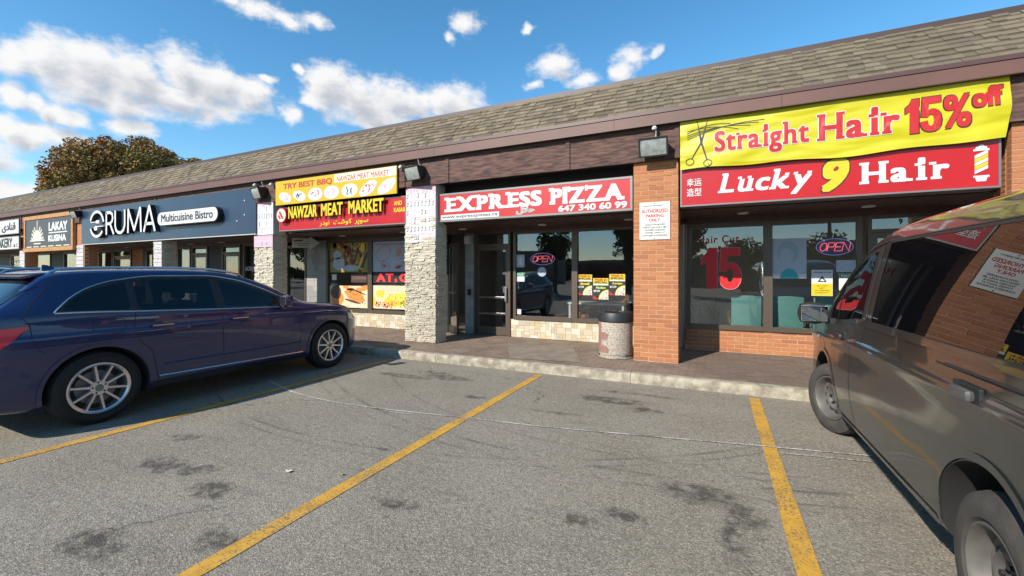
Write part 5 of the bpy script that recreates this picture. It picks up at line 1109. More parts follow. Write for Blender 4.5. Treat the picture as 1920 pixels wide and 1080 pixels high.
t = thing("dryer_arm", "chrome salon stand leaning at the left of the salon window", "salon stand", (-.5, 9.2, .14)); part("arm_tube", lambda b: (b.tube([(-.38, 9.3, .3), (-.52, 9.3, 1.35)], .02, 8), b.tube([(-.45, 9.3, .9), (-.25, 9.3, .88), (-.22, 9.3, .7)], .012, 8)), m_chrome, t)
t = thing("hanging_ornament", "pale straw hat hanging inside the salon window", "ornament", (.52, 9.0, 1.75)); part("hat", lambda b: b.ell(.52, 1.70, .13, .06, 8.95, 8.97, 20, .1), mat("straw", (.45, .34, .18), .8), t); part("hat_crown", lambda b: b.ell(.52, 1.73, .06, .05, 8.92, 8.95, 16), mat("straw_crown", (.50, .38, .2), .8), t)
# ground litter
t = thing("fallen_leaf", "pale star shaped fallen leaf on the asphalt between the yellow lines", "leaf", (-2.916, 2.214, .012)); b = MB(); b.add([(.035*cos(a)*(1 if k % 2 else .4), .035*sin(a)*(1 if k % 2 else .4), .006*(k % 2)) for k, a in enumerate([2*pi*q/10 for q in range(10)])]+[(0, 0, .003)], [(k, (k+1) % 10, 10) for k in range(10)]); b.build("leaf_blade", m_cream, t)
t = thing("fallen_leaf", "small curled yellowish leaf beside the middle yellow line", "leaf", (-2.515, 2.347, .012)); b = MB(); b.add([(.02*cos(a), .012*sin(a), .008*abs(cos(a))) for a in [2*pi*q/8 for q in range(8)]]+[(0, 0, 0)], [(k, (k+1) % 8, 8) for k in range(8)]); b.build("leaf_blade", mat("dry_leaf", (.45, .36, .18), .8), t)
# ------------------------------------------------------------ vehicles
def tab(T, y):
    if y <= T[0][0]: return T[0][1]
    for (a, va), (c, vc) in zip(T, T[1:]):
        if y <= c:
            i = T.index((a, va)); h = c-a; t = (y-a)/h
            def slope(k):
                if k <= 0 or k >= len(T)-1: return 0 if len(T) < 2 else ((T[1][1]-T[0][1])/(T[1][0]-T[0][0]) if k <= 0 else (T[-1][1]-T[-2][1])/(T[-1][0]-T[-2][0]))
                d0 = (T[k][1]-T[k-1][1])/(T[k][0]-T[k-1][0]); d1 = (T[k+1][1]-T[k][1])/(T[k+1][0]-T[k][0])
                return 0 if d0*d1 <= 0 else 2*d0*d1/(d0+d1)
            m0, m1 = slope(i), slope(i+1)
            return (2*t**3-3*t*t+1)*va+(t**3-2*t*t+t)*h*m0+(-2*t**3+3*t*t)*vc+(t**3-t*t)*h*m1
    return T[-1][1]
def catmull(pts, n):
    out = []; P = [pts[0]]+pts+[pts[-1]]
    for i in range(1, len(P)-2):
        for k in range(n):
            t = k/n; a, b_, c, d_ = P[i-1], P[i], P[i+1], P[i+2]
            out.append(tuple(.5*((2*b_[q])+(-a[q]+c[q])*t+(2*a[q]-5*b_[q]+4*c[q]-d_[q])*t*t+(-a[q]+3*b_[q]-3*c[q]+d_[q])*t**3) for q in (0, 1)))
    out.append(pts[-1]); return out
def loft_body(sec, ys, m_paint, m_liner, wells, name="body", openings=(), cavity=None, m_in=None):
    """closed skin lofted along y through half sections, mirrored; then round wheel wells are cut out"""
    rings = []
    for y in ys:
        h = catmull(sec(y), 3); ring = [(x, y, z) for x, z in h]+[(-x, y, z) for x, z in h[-2::-1]]; rings.append(ring)
    n = len(rings[0]); vs = [p for r in rings for p in r]; fs = []
    for i in range(len(rings)-1):
        for k in range(n): fs.append((i*n+k, i*n+(k+1) % n, (i+1)*n+(k+1) % n, (i+1)*n+k))
    fs.append(tuple(range(n))); fs.append(tuple((len(rings)-1)*n+k for k in range(n-1, -1, -1)))
    me = bpy.data.meshes.new(name); me.from_pydata(vs, [], fs); me.materials.append(m_paint); me.materials.append(m_liner)
    bm = bmesh.new(); bm.from_mesh(me); bmesh.ops.recalc_face_normals(bm, faces=bm.faces); bm.to_mesh(me); bm.free()
    o = link(name, me)
    cuts = []
    for (wy, wz, wr, x0, x1) in wells:
        for s in (-1, 1):
            b = MB(); b.lathe([(s*x0, .001), (s*x0, wr*.97), (s*x1, wr), (s*x1, .001)], 48, axis='X', c=(0, wy, wz)); b.mi = [0]*len(b.f)
            c = b.build("cut", m_liner)
            bmc = bmesh.new(); bmc.from_mesh(c.data); bmesh.ops.remove_doubles(bmc, verts=bmc.verts, dist=.002)
            bmesh.ops.holes_fill(bmc, edges=bmc.edges); bmesh.ops.recalc_face_normals(bmc, faces=bmc.faces); bmc.to_mesh(c.data); bmc.free(); cuts.append(c)
            md = o.modifiers.new("w", 'BOOLEAN'); md.operation = 'DIFFERENCE'; md.solver = 'EXACT'; md.object = c
            if hasattr(md, 'material_mode'): md.material_mode = 'TRANSFER'
    dg = bpy.context.evaluated_depsgraph_get(); dg.update(); nm = bpy.data.meshes.new_from_object(o.evaluated_get(dg))
    bm = bmesh.new(); bm.from_mesh(nm)
    for f in bm.faces: f.smooth = True
    for e in bm.edges:
        if len(e.link_faces) == 2 and e.calc_face_angle(0) > R(32): e.smooth = False
    bm.to_mesh(nm)
    bvh = BVHTree.FromBMesh(bm); bm.free(); o.modifiers.clear(); o.data = nm
    for c in cuts: bpy.data.objects.remove(c)
    if openings:
        # real window openings and a hollow cabin
        cuts = []
        for pts in openings:
            n = len(pts); b = MB(); b.add([(-1.5, y, z) for y, z in pts]+[(1.5, y, z) for y, z in pts], [tuple(range(n)), tuple(range(2*n-1, n-1, -1))]+[(i, n+i, n+(i+1) % n, (i+1) % n) for i in range(n)]); cuts.append(b.build("cut", m_in))
        b = MB(); b.box(*cavity); cuts.append(b.build("cut", m_in))
        for c in cuts:
            md = o.modifiers.new("w", 'BOOLEAN'); md.operation = 'DIFFERENCE'; md.solver = 'EXACT'; md.object = c
            if hasattr(md, 'material_mode'): md.material_mode = 'TRANSFER'
        dg = bpy.context.evaluated_depsgraph_get(); dg.update(); nm = bpy.data.meshes.new_from_object(o.evaluated_get(dg)); bm = bmesh.new(); bm.from_mesh(nm)
        for f in bm.faces: f.smooth = True
        for e in bm.edges:
            if len(e.link_faces) == 2 and e.calc_face_angle(0) > R(32): e.smooth = False
        bm.to_mesh(nm); bm.free(); o.modifiers.clear(); o.data = nm
        for c in cuts: bpy.data.objects.remove(c)
    return o, bvh
def cast(bvh, o, d):
    h = bvh.ray_cast(Vector(o), Vector(d)); return (h[0], h[1]) if h[0] is not None else (None, None)
def skin_panel(bvh, s, bot, top, y0, y1, name, m, parent, off=.004, nu=26, nv=8, mode='side', skirt=.012):
    """a panel lying on the body: for 'side' u runs along y, v between bot(y) and top(y)"""
    b = MB(); P = []; ok = True
    for i in range(nu+1):
        u = y0+(y1-y0)*i/nu
        for j in range(nv+1):
            v = bot(u)+(top(u)-bot(u))*j/nv
            if mode == 'side': h, n = cast(bvh, (s*3, u, v), (-s, 0, 0))
            elif mode == 'top': h, n = cast(bvh, (u, v, 4), (0, 0, -1))
            else: h, n = cast(bvh, (u, -4, v), (0, 1, 0))
            if h is None: h = Vector((s*.8, u, v)) if mode == 'side' else Vector((u, v, 1)) if mode == 'top' else Vector((u, 0, v)); n = Vector((s, 0, 0))
            if n.dot(Vector({'side': (s, 0, 0), 'top': (0, 0, 1), 'rear': (0, -1, 0)}[mode])) < 0: n = -n
            P.append(h+n*off)
    m1 = nv+1; F = [(i*m1+j, (i+1)*m1+j, (i+1)*m1+j+1, i*m1+j+1) for i in range(nu) for j in range(nv)]
    ring = [i*m1 for i in range(nu+1)]+[nu*m1+j for j in range(1, m1)]+[i*m1+nv for i in range(nu-1, -1, -1)]+[j for j in range(nv-1, 0, -1)]
    dn = {'side': Vector((-s, 0, 0)), 'top': Vector((0, 0, -1)), 'rear': Vector((0, 1, 0))}[mode]
    k = len(P); P2 = P+[P[i]+dn*skirt for i in ring]; n = len(ring); F += [(ring[i], ring[(i+1) % n], k+(i+1) % n, k+i) for i in range(n)]
    b.add(P2, F); return b.build(name, m, parent, smooth=True, angle=60)
def skin_line(bvh, s, pts, w, name, m, parent, off=.002, step=.04, tube=0, mode='side'):
    """a narrow ribbon or tube following the skin along (y,z) points"""
    pp = []
    for p, q in zip(pts, pts[1:]):
        p = Vector(p); q = Vector(q); n = max(1, int((q-p).length/step))
        for i in range(n): pp.append(p+(q-p)*i/n)
    pp.append(Vector(pts[-1])); H = []
    for p in pp:
        h, n = cast(bvh, (s*3, p.x, p.y), (-s, 0, 0)) if mode == 'side' else cast(bvh, (p.x, -4, p.y), (0, 1, 0))
        if h is not None: H.append((h, n if n.x*s > 0 or mode != 'side' else -n))
    if len(H) < 2: return None
    b = MB()
    if tube: b.tube([h+n*off for h, n in H], tube, 6); return b.build(name, m, parent, smooth=True)
    vs = []
    for i, (h, n) in enumerate(H):
        t = (H[min(i+1, len(H)-1)][0]-H[max(i-1, 0)][0]).normalized(); c = n.cross(t).normalized()*w/2; vs += [h+n*off-c, h+n*off+c]
    b.add(vs, [(2*i, 2*i+1, 2*i+3, 2*i+2) for i in range(len(H)-1)]); return b.build(name, m, parent)
def paint_mat(name, col, flake=.3, rough=.3, dust=None, dz=(0, .8), coat=1.0):
    m = bpy.data.materials.new(name); m.use_nodes = True; nt = m.node_tree; L = nt.links.new; b = nt.nodes['Principled BSDF']
    b.inputs['Base Color'].default_value = (*col, 1); b.inputs['Metallic'].default_value = flake; b.inputs['Roughness'].default_value = rough; b.inputs['Coat Weight'].default_value = coat; b.inputs['Coat Roughness'].default_value = .015; b.inputs['Coat IOR'].default_value = 1.48
    if dust:
        tcb = N(nt, 'ShaderNodeTexCoord'); nb_ = N(nt, 'ShaderNodeTexNoise'); nb_.inputs['Scale'].default_value = 2.1; nb_.inputs['Detail'].default_value = 1.5; L(tcb.outputs['Object'], nb_.inputs['Vector'])
        bp = N(nt, 'ShaderNodeBump'); bp.inputs['Strength'].default_value = .22; bp.inputs['Distance'].default_value = .02; L(nb_.outputs[0], bp.inputs['Height']); L(bp.outputs[0], b.inputs['Normal']); L(bp.outputs[0], b.inputs['Coat Normal'])
        tc = N(nt, 'ShaderNodeTexCoord'); sp = N(nt, 'ShaderNodeSeparateXYZ'); L(tc.outputs['Object'], sp.inputs[0])
        n = N(nt, 'ShaderNodeTexNoise'); n.inputs['Scale'].default_value = 3.2; n.inputs['Detail'].default_value = 8; L(tc.outputs['Object'], n.inputs['Vector'])
        r = N(nt, 'ShaderNodeMapRange'); L(sp.outputs[2], r.inputs[0]); r.inputs[1].default_value = dz[0]; r.inputs[2].default_value = dz[1]; r.inputs[3].default_value = .45; r.inputs[4].default_value = .08
        f = math_node(nt, 'MULTIPLY', r.outputs[0], math_node(nt, 'MULTIPLY_ADD', n.outputs[0], 1.6, .1), clamp=True)
        mx = N(nt, 'ShaderNodeMix', data_type='RGBA'); L(f, mx.inputs[0]); mx.inputs[6].default_value = (*col, 1); mx.inputs[7].default_value = (*dust, 1); L(mx.outputs[2], b.inputs['Base Color'])
        L(math_node(nt, 'MULTIPLY_ADD', f, .5, rough), b.inputs['Roughness']); L(math_node(nt, 'MULTIPLY_ADD', f, .20, .03), b.inputs['Coat Roughness']); L(math_node(nt, 'SUBTRACT', coat, math_node(nt, 'MULTIPLY', f, .55)), b.inputs['Coat Weight'])
    return m
def wheel(parent, x, y, z, Rt, w, s, kind, steer=0):
    """wheel group built about its own hub; s = +1 faces +x"""
    rr = Rt*(.69 if kind == 'alloy' else .62); m_t = m_tyre if kind == 'alloy' else m_tyredust
    b = MB(); hw = w/2
    prof = [(-s*hw*.75, rr), (-s*hw, rr+.02), (-s*hw, Rt-.05), (-s*hw*.82, Rt-.012), (-s*hw*.5, Rt), (-s*hw*.48, Rt-.008), (-s*hw*.42, Rt-.008), (-s*hw*.40, Rt), (-s*.01, Rt), (-s*.008, Rt-.008), (s*.008, Rt-.008), (s*.01, Rt), (s*hw*.40, Rt), (s*hw*.42, Rt-.008), (s*hw*.48, Rt-.008), (s*hw*.5, Rt), (s*hw*.82, Rt-.012), (s*hw*.97, Rt-.05), (s*hw*1.02, (rr+Rt)/2), (s*hw*.97, rr+.015), (s*hw*.80, rr)]
    b.lathe(prof, 56, axis='X'); ty = b.build("tyre", m_t, None, smooth=True, angle=40)
    hub = bpy.data.objects.new("wheel", None)
    bpy.data.objects.remove(hub)
    ty.name = "wheel"; ty.parent = parent; ty.location = (x, y, z); ty.rotation_euler = (0, 0, R(steer))
    if kind == 'alloy':
        b = MB(); b.lathe([(s*hw*.80, rr+.004), (s*hw*.93, rr+.002), (s*hw*.95, rr-.012), (s*hw*.86, rr-.026), (s*hw*.35, rr-.035), (-s*hw*.7, rr-.03)], 56, axis='X'); b.build("rim", m_alloy, ty, smooth=True)
        b = MB(); b.lathe([(s*hw*.15, .001), (s*hw*.15, rr-.04)], 40, axis='X'); b.build("rim_back", m_dark, ty)
        b = MB(); b.lathe([(s*hw*.22, .001), (s*hw*.22, .165), (s*hw*.16, .168)], 40, axis='X'); b.build("brake_disc", m_grey, ty, smooth=True)
        for k in range(10):
            a = 2*pi*k/10+.16; b = MB(); M_ = Matrix.Rotation(a, 4, 'X'); b.M = M_
            x0, x1 = s*hw*.50, s*hw*.78; r0, r1 = .045, rr-.015
            b.add([(x0, -.017, r0), (x0, .017, r0), (x0, .013, r1), (x0, -.013, r1), (x1, -.011, r0), (x1, .011, r0), (x1+s*.012, .009, r1), (x1+s*.012, -.009, r1)], [(0, 1, 2, 3), (4, 7, 6, 5), (0, 4, 5, 1), (1, 5, 6, 2), (2, 6, 7, 3), (3, 7, 4, 0)])
            b.build("spoke", m_alloy, ty)
        b = MB(); b.lathe([(s*hw*.45, .075), (s*hw*.78, .070), (s*hw*.80, .05), (s*hw*.78, .034)], 30, axis='X'); b.build("hub", m_alloy, ty, smooth=True)
        b = MB(); b.lathe([(s*hw*.84, .001), (s*hw*.84, .026), (s*hw*.80, .033), (s*hw*.6, .034)], 24, axis='X'); b.build("hub_cap", m_grey, ty, smooth=True)
        for k in range(5):
            a = 2*pi*k/5+.5; b = MB(); b.lathe([(s*hw*.815, .001), (s*hw*.815, .009), (s*hw*.7, .010)], 10, axis='X', c=(0, .054*cos(a), .054*sin(a))); b.build("lug_nut", m_black, ty)
    else:
        b = MB(); b.lathe([(s*hw*.80, rr+.003), (s*hw*.92, rr), (s*hw*.93, rr-.010), (s*hw*.80, rr-.022), (s*hw*.30, rr-.035), (s*hw*.22, rr-.055), (s*hw*.34, rr-.075), (s*hw*.50, .105), (s*hw*.46, .085), (s*hw*.25, .07), (s*hw*.25, .034), (s*hw*.45, .032), (s*hw*.47, .001)], 56, axis='X'); b.build("rim", m_steelw, ty, smooth=True, angle=50)
        for k in range(12):
            a = 2*pi*k/12; b = MB(); r = rr-.058; b.M = Matrix.Rotation(a, 4, 'X'); b.ell(0, 0, 1, 1, 0, 0, 3) if False else None
            b.add([(s*hw*.27+s*.006, -.014, r-.014), (s*hw*.27+s*.006, .014, r-.014), (s*hw*.245+s*.006, .018, r+.004), (s*hw*.245+s*.006, -.018, r+.004), (s*hw*.2, -.014, r-.014), (s*hw*.2, .014, r-.014)], [(0, 1, 2, 3), (0, 4, 5, 1)]); b.build("vent_hole", m_dark, ty)
        for k in range(5):
            a = 2*pi*k/5+.2; b = MB(); b.lathe([(s*hw*.50, .001), (s*hw*.50, .010), (s*hw*.3, .011)], 8, axis='X', c=(0, .056*cos(a), .056*sin(a))); b.build("lug_nut", m_dark, ty)
    return ty

m_cabin = mat('cabin_lining', (.05, .05, .055), .85); m_seat = mat('seat_cloth', (.06, .06, .065), .8); m_privacy = glass_mat('privacy_glass', (.22, .23, .24), 1.5); m_clear = glass_mat('door_glass', (.72, .76, .74), 1.5)
m_liner = mat("wheel_well_liner", (.012, .012, .012), .9)
m_lightred = mat("tail_lamp_red", (.85, .010, .012), .25, coat=.4); m_headlamp = mat("headlamp_glass", (.35, .37, .40), .08, metal=.4, coat=1)
# ---- estate-shaped crossover
zr_T = [(-.99, .95), (-.93, 1.04), (-.82, 1.11), (-.62, 1.245), (-.42, 1.44), (-.34, 1.50), (-.18, 1.54), (.2, 1.562), (.8, 1.57), (1.2, 1.555), (1.55, 1.50), (1.95, 1.36), (2.3, 1.185), (2.48, 1.10), (2.62, 1.075), (3.0, 1.035), (3.3, .965), (3.5, .87), (3.64, .74), (3.70, .62)]
W_T = [(-.99, .66), (-.95, .76), (-.85, .85), (-.65, .905), (-.3, .935), (.2, .945), (1.4, .948), (2.6, .945), (3.0, .935), (3.25, .90), (3.45, .82), (3.6, .70), (3.70, .52)]
zb_T = [(-1, 1.10), (-.3, 1.12), (.5, 1.085), (1.3, 1.05), (2.2, 1.02), (2.6, 1.0), (3.7, .9)]
z0_T = [(-.99, .42), (-.9, .34), (-.6, .26), (-.4, .24), (3.2, .24), (3.5, .24), (3.65, .30), (3.70, .36)]
def sec_suv(y):
    W = tab(W_T, y); zr = tab(zr_T, y); zb = min(tab(zb_T, y), zr-.055); z0 = tab(z0_T, y); h = max(zr-zb, .055)
    xr = W-.055-.42*min(h, .56); ze = zr-min(.085, h*.42)
    q = lambda f: z0+.05+(min(.93, zb-.06)-z0-.05)*f
    return [(0, z0-.02), (W*.6, z0-.02), (W-.12, z0-.01), (W-.035, z0+.04), (W-.015, q(.22)), (W-.006, q(.5)), (W, q(.78)), (W-.002, q(.965)), (W-.018, q(1.0)), (W-.032, (q(1)+zb)/2), (W-.045, zb), ((W-.045+xr)/2+.006, (zb+ze)/2), (xr, ze), (xr-.05, zr-.032 if h > .1 else ze+.4*(zr-ze)), (xr*.72, zr-.008), (xr*.35, zr), (0, zr)]
YS = [-.99, -.98, -.96, -.93, -.89]+[-.85+.05*i for i in range(88)]+[3.56, 3.60, 3.63, 3.66, 3.68, 3.695, 3.70]
m_blue = paint_mat("navy_metallic_paint", (.002, .012, .070), .12, .35)
RY = 2.13
def build_suv(label, paint, loc, full=True):
    t = thing("parked_car", label, "car", (0, 0, 0))
    TZ = lambda y: tab([(-.32, 1.135), (-.18, 1.27), (-.02, 1.365), (.2, 1.43), (.6, 1.475), (1.1, 1.475), (1.45, 1.425), (1.8, 1.30), (2.06, 1.165), (2.22, 1.055)], y); BZ = lambda y: tab(zb_T, y)+.012
    op = []
    for a, c in ((.345, 1.13), (1.245, 2.0)):
        ys_ = [a+(c-a)*i/14 for i in range(15)]; op.append([(y, BZ(y)+.022) for y in ys_]+[(y, TZ(y)-.034) for y in ys_[::-1]])
    body, bvh = loft_body(sec_suv, YS, paint, m_liner, [(0, .36, .415, .60, 1.1), (2.86, .36, .41, .60, 1.1)], openings=op, cavity=(-.56, .56, .30, 1.95, .62, 1.25), m_in=m_cabin); body.parent = t
    for s in (1, -1):
        # daylight opening: black pillar band, then three panes
        topz = lambda y: tab([(-.32, 1.135), (-.18, 1.27), (-.02, 1.365), (.2, 1.43), (.6, 1.475), (1.1, 1.475), (1.45, 1.425), (1.8, 1.30), (2.06, 1.165), (2.22, 1.055)], y)
        botz = lambda y: tab(zb_T, y)+.012
        for a, c, f0, f1 in ((-.30, .345, botz, topz), (1.13, 1.245, botz, topz), (2.0, 2.20, botz, topz), (.345, 1.13, botz, lambda y: botz(y)+.024), (.345, 1.13, lambda y: topz(y)-.036, topz), (1.245, 2.0, botz, lambda y: botz(y)+.024), (1.245, 2.0, lambda y: topz(y)-.036, topz)):
            skin_panel(bvh, s, f0, f1, a, c, "window_surround", m_blackmetal, body, off=.002, nu=20, nv=6, skirt=.004)
        for a, c, nm in ((-.24, .27, "quarter_window"), (.335, 1.14, "rear_door_window"), (1.235, 2.02, "front_door_window")):
            skin_panel(bvh, s, lambda y: botz(y)+.016, lambda y: max(topz(y)-.026, botz(y)+.02), a, c, nm, {'quarter_window': m_glassdark, 'rear_door_window': m_privacy, 'front_door_window': m_clear}[nm], body, off=.0055, nu=30, nv=8, skirt=0)
        skin_line(bvh, s, [(y, botz(y)-.004) for y in [-.32+.1*i for i in range(26)]], 0, "belt_chrome", m_chrome, body, off=.005, tube=.0085)
        skin_line(bvh, s, [(-.32, botz(-.32))]+[(y, topz(y)+.004) for y in [-.30+.05*i for i in range(51)]], 0, "window_chrome", m_chrome, body, off=.004, tube=.0075)
        skin_line(bvh, s, [(.50, .375), (2.33, .345)], 0, "sill_chrome", m_chrome, body, off=.008, tube=.011)
        for nm, pts in (("door_gap", [(.30, 1.10), (.28, .9), (.33, .78), (.44, .66), (.47, .5), (.50, .33)]), ("door_gap", [(1.19, 1.06), (1.18, .8), (1.20, .30)]), ("door_gap", [(2.25, 1.0), (2.30, .7), (2.27, .32)]), ("tailgate_gap", [(-.24, 1.47), (-.42, 1.27), (-.53, 1.11), (-.48, 1.04), (-.56, .93)]),
                        ("bumper_gap", [(-.48, 1.04), (-.47, .9), (-.43, .80), (-.38, .76)]), ("bonnet_gap", [(2.35, 1.02), (2.8, .985), (3.2, .93)])):
            skin_line(bvh, s, pts, .007, nm, m_dark, body, off=.0012)
        skin_line(bvh, s, [(-.05, 1.02), (-.05, .93), (-.02, .91), (.18, .91), (.21, .93), (.21, 1.02), (.18, 1.04), (-.02, 1.04), (-.05, 1.02)], .005, "fuel_flap_gap", m_dark, body, off=.0012)
        for hy in (.42, 1.28):
            b = MB()
            h, n = cast(bvh, (s*3, hy+.1, .93), (-s, 0, 0)); X = h.x
            b.bbox(min(X, X+s*.035), max(X, X+s*.035), hy, hy+.22, .915, .945, .012); hd = b.build("door_handle", paint, body, smooth=True)
            b = MB(); b.bbox(min(X+s*.033, X+s*.038), max(X+s*.033, X+s*.038), hy+.01, hy+.21, .934, .944, .002); b.build("handle_strip", m_chrome, body)
        for wy in (0, 2.86): skin_line(bvh, s, [(wy+.432*cos(R(a)), .36+.432*sin(R(a))) for a in range(-12 if wy else -8, 193 if not wy else 190, 6)], .034, "arch_trim", m_plastic if False else paint, body, off=.008)
        skin_line(bvh, s, [(.44, .29), (2.38, .27)], .05, "sill_trim", m_plastic, body, off=.006)
        # crease along the lower doors
        skin_line(bvh, s, [(.55, .505), (1.5, .50), (2.3, .50)], 0, "door_crease", paint, body, off=-.004, tube=.010)
        # mirror
        b = MB(); mv = [(s*.90, 2.02, 1.075), (s*1.0, 2.02, 1.075)]; b.bbox(min(s*.98, s*1.13), max(s*.98, s*1.13), 1.92, 2.04, 1.055, 1.20, .045); mr_ = b.build("mirror", paint, body, smooth=True)
        b = MB(); b.box(min(s*.86, s*1.0), max(s*.86, s*1.0), 1.98, 2.03, 1.03, 1.07); b.build("mirror_stalk", m_plastic, body)
        b = MB(); b.bbox(min(s*1.0, s*1.12), max(s*1.0, s*1.12), 1.912, 1.922, 1.07, 1.185, .004); b.build("mirror_glass", m_chrome, body)
        # front seat with headrest
        for sy, nm in ((1.28, 'front_seat'), (.52, 'rear_seat')):
            b = MB(); b.bbox(min(s*.12, s*.52), max(s*.12, s*.52), sy, sy+.14, .66, 1.14, .04); b.bbox(min(s*.22, s*.44), max(s*.22, s*.44), sy-.01, sy+.09, 1.16, 1.36, .04); b.box(min(s*.28, s*.30), max(s*.28, s*.30), sy+.03, sy+.05, 1.12, 1.18); b.box(min(s*.36, s*.38), max(s*.36, s*.38), sy+.03, sy+.05, 1.12, 1.18); b.build(nm, m_seat, body, smooth=True)
        # lamps
        skin_panel(bvh, s, lambda y: tab([(-.9, .79), (-.66, .85), (-.50, 1.005)], y), lambda y: tab([(-.86, 1.0), (-.50, 1.02)], y)+.004, -.92, -.49, "tail_lamp", m_lightred, body, off=.006, nu=14, nv=6)
        skin_line(bvh, s, [(-.85, .93), (-.68, .985)], 0, "lamp_light_bar", mat("lamp_inner", (.8, .10, .08), .2), body, off=.008, tube=.006)
        skin_panel(bvh, s, lambda y: .50, lambda y: .545, -.93, -.76, "reflector", m_lightred, body, off=.005, nu=8, nv=3)
        skin_panel(bvh, s, lambda y: tab([(3.1, .80), (3.5, .70)], y), lambda y: tab([(3.1, .86), (3.5, .83)], y), 3.22, 3.56, "headlamp", m_headlamp, body, off=.005, nu=14, nv=6)
        # roof rail
        b = MB(); rl = []
        for i in range(24):
            y = -.30+1.95*i/23; h, n = cast(bvh, (s*(.60 if y < 1.2 else .60), y, 4), (0, 0, -1)); rl.append(h+Vector((0, 0, .028 if 0 < i < 23 else -.01)))
        b.tube(rl, .014, 8); b.build("roof_rail", m_chrome, body, smooth=True)
        wheel(t, s*(.935-.125), 0, .36, .362, .25, s, 'alloy'); wheel(t, s*(.935-.125), 2.86, .36, .362, .25, s, 'alloy')
    skin_panel(bvh, 1, lambda x: -.76+.20*x*x, lambda x: -.40+.02*x*x, -.73, .73, "rear_window", m_glassdark, body, off=.004, nu=20, nv=8, mode='top', skirt=.004)
    skin_panel(bvh, 1, lambda x: 2.44-.20*x*x, lambda x: 1.62-.16*x*x, -.66, .66, "windscreen", m_glassdark, body, off=.004, nu=20, nv=12, mode='top', skirt=.004)
    b = MB(); b.add([(-.60, -.28, 1.515), (.60, -.28, 1.515), (.64, -.47, 1.475), (-.64, -.47, 1.475), (-.60, -.30, 1.48), (.60, -.30, 1.48), (.64, -.46, 1.455), (-.64, -.46, 1.455)], [(0, 1, 2, 3), (4, 7, 6, 5), (3, 2, 6, 7), (0, 3, 7, 4), (1, 5, 6, 2), (0, 4, 5, 1)]); b.build("spoiler", paint, body)
    b = MB(); b.add([(-.02, .02, 1.54), (.02, .02, 1.54), (.022, -.14, 1.53), (-.022, -.14, 1.53), (0, -.13, 1.60), (0, -.09, 1.598)], [(0, 1, 5), (1, 2, 4, 5), (2, 3, 4), (3, 0, 5, 4)]); b.build("roof_antenna", paint, body)
    b = MB(); b.bbox(-.5, .5, 3.66, 3.72, .42, .78, .02); b.build("grille", m_blackmetal, body); b = MB(); b.box(-.26, .26, -1.0, -.985, .72, .84); b.build("number_plate", m_white, body)
    t.location = loc; return t
suv = build_suv("dark blue estate-shaped crossover with silver ten spoke wheels parked nose in at the left", m_blue, (-6.50, RY, 0))
teal_paint = paint_mat("grey_teal_paint", (.045, .10, .115), .3, .3)
c2 = copy_tree(suv); c2.location = (-9.75, 1.25, 0); c2['label'] = "grey teal car, only its roof showing beyond the blue crossover"
for ch in c2.children_recursive:
    if ch.type == 'MESH' and any(mm is m_blue for mm in ch.data.materials):
        ch.data = ch.data.copy()
        for i, mm in enumerate(ch.data.materials):
            if mm is m_blue: ch.data.materials[i] = teal_paint
c2.scale = (1, 1, 1.03)

# ---- panel van
vr_T = [(-1.12, 1.70), (-1.05, 1.82), (-.8, 1.865), (.4, 1.88), (1.2, 1.87), (1.55, 1.835), (1.85, 1.765), (2.25, 1.60), (2.75, 1.30), (2.95, 1.19), (3.1, 1.13), (3.35, 1.04), (3.58, .90), (3.72, .74), (3.78, .60)]
vW_T = [(-1.12, .90), (-1.05, .935), (-.8, .95), (2.6, .95), (3.0, .945), (3.3, .93), (3.55, .88), (3.70, .78), (3.78, .62)]
vb_T = [(-1.2, 1.17), (1.6, 1.15), (2.1, 1.10), (2.6, 1.06), (3.78, 1.0)]
v0_T = [(-1.12, .34), (-.9, .30), (3.4, .27), (3.65, .26), (3.78, .34)]
def sec_van(y):
    W = tab(vW_T, y); zr = tab(vr_T, y); zb = min(tab(vb_T, y), zr-.05); z0 = tab(v0_T, y); h = max(zr-zb, .05)
    xr = W-.03-.17*min(h, .75)-(.05 if h < .2 else 0); ze = zr-min(.10, h*.45)
    q = lambda z: z0+.05+(z-.33)*(min(1, (zb-.05-z0)/.83))
    return [(0, z0-.02), (W*.6, z0-.02), (W-.10, z0-.01), (W-.04, z0+.03), (W-.022, q(.42)), (W-.006, q(.56)), (W-.004, q(.70)), (W-.010, q(.80)), (W-.012, q(.90)), (W-.002, q(.965)), (W-.001, q(1.0)), (W-.016, q(1.03)), (W-.020, zb-.01), (W-.026, zb+.02 if h > .08 else zb), ((W-.03+xr)/2+.012, (zb+ze)/2), (xr, ze), (xr-.045, ze+.055 if h > .2 else ze+.4*(zr-ze)), (xr-.14, zr-.015), (xr*.4, zr), (0, zr)]
YV = [-1.12, -1.11, -1.09, -1.06]+[-1.0+.05*i for i in range(92)]+[3.58, 3.62, 3.66, 3.69, 3.72, 3.745, 3.765, 3.775, 3.78]
m_van = paint_mat("dark_grey_van_paint", (.009, .0115, .011), .0, .35, dust=(.066, .078, .070), dz=(.25, 1.1))
van = thing("panel_van", "dusty dark grey van with dented side and steel wheels parked nose in at the right", "van", (0, 0, 0))
vbody, vb = loft_body(sec_van, YV, m_van, mat("dusty_liner", (.018, .017, .016), .95), [(0, .345, .41, .62, 1.1), (2.74, .345, .415, .55, 1.1)]); vbody.parent = van
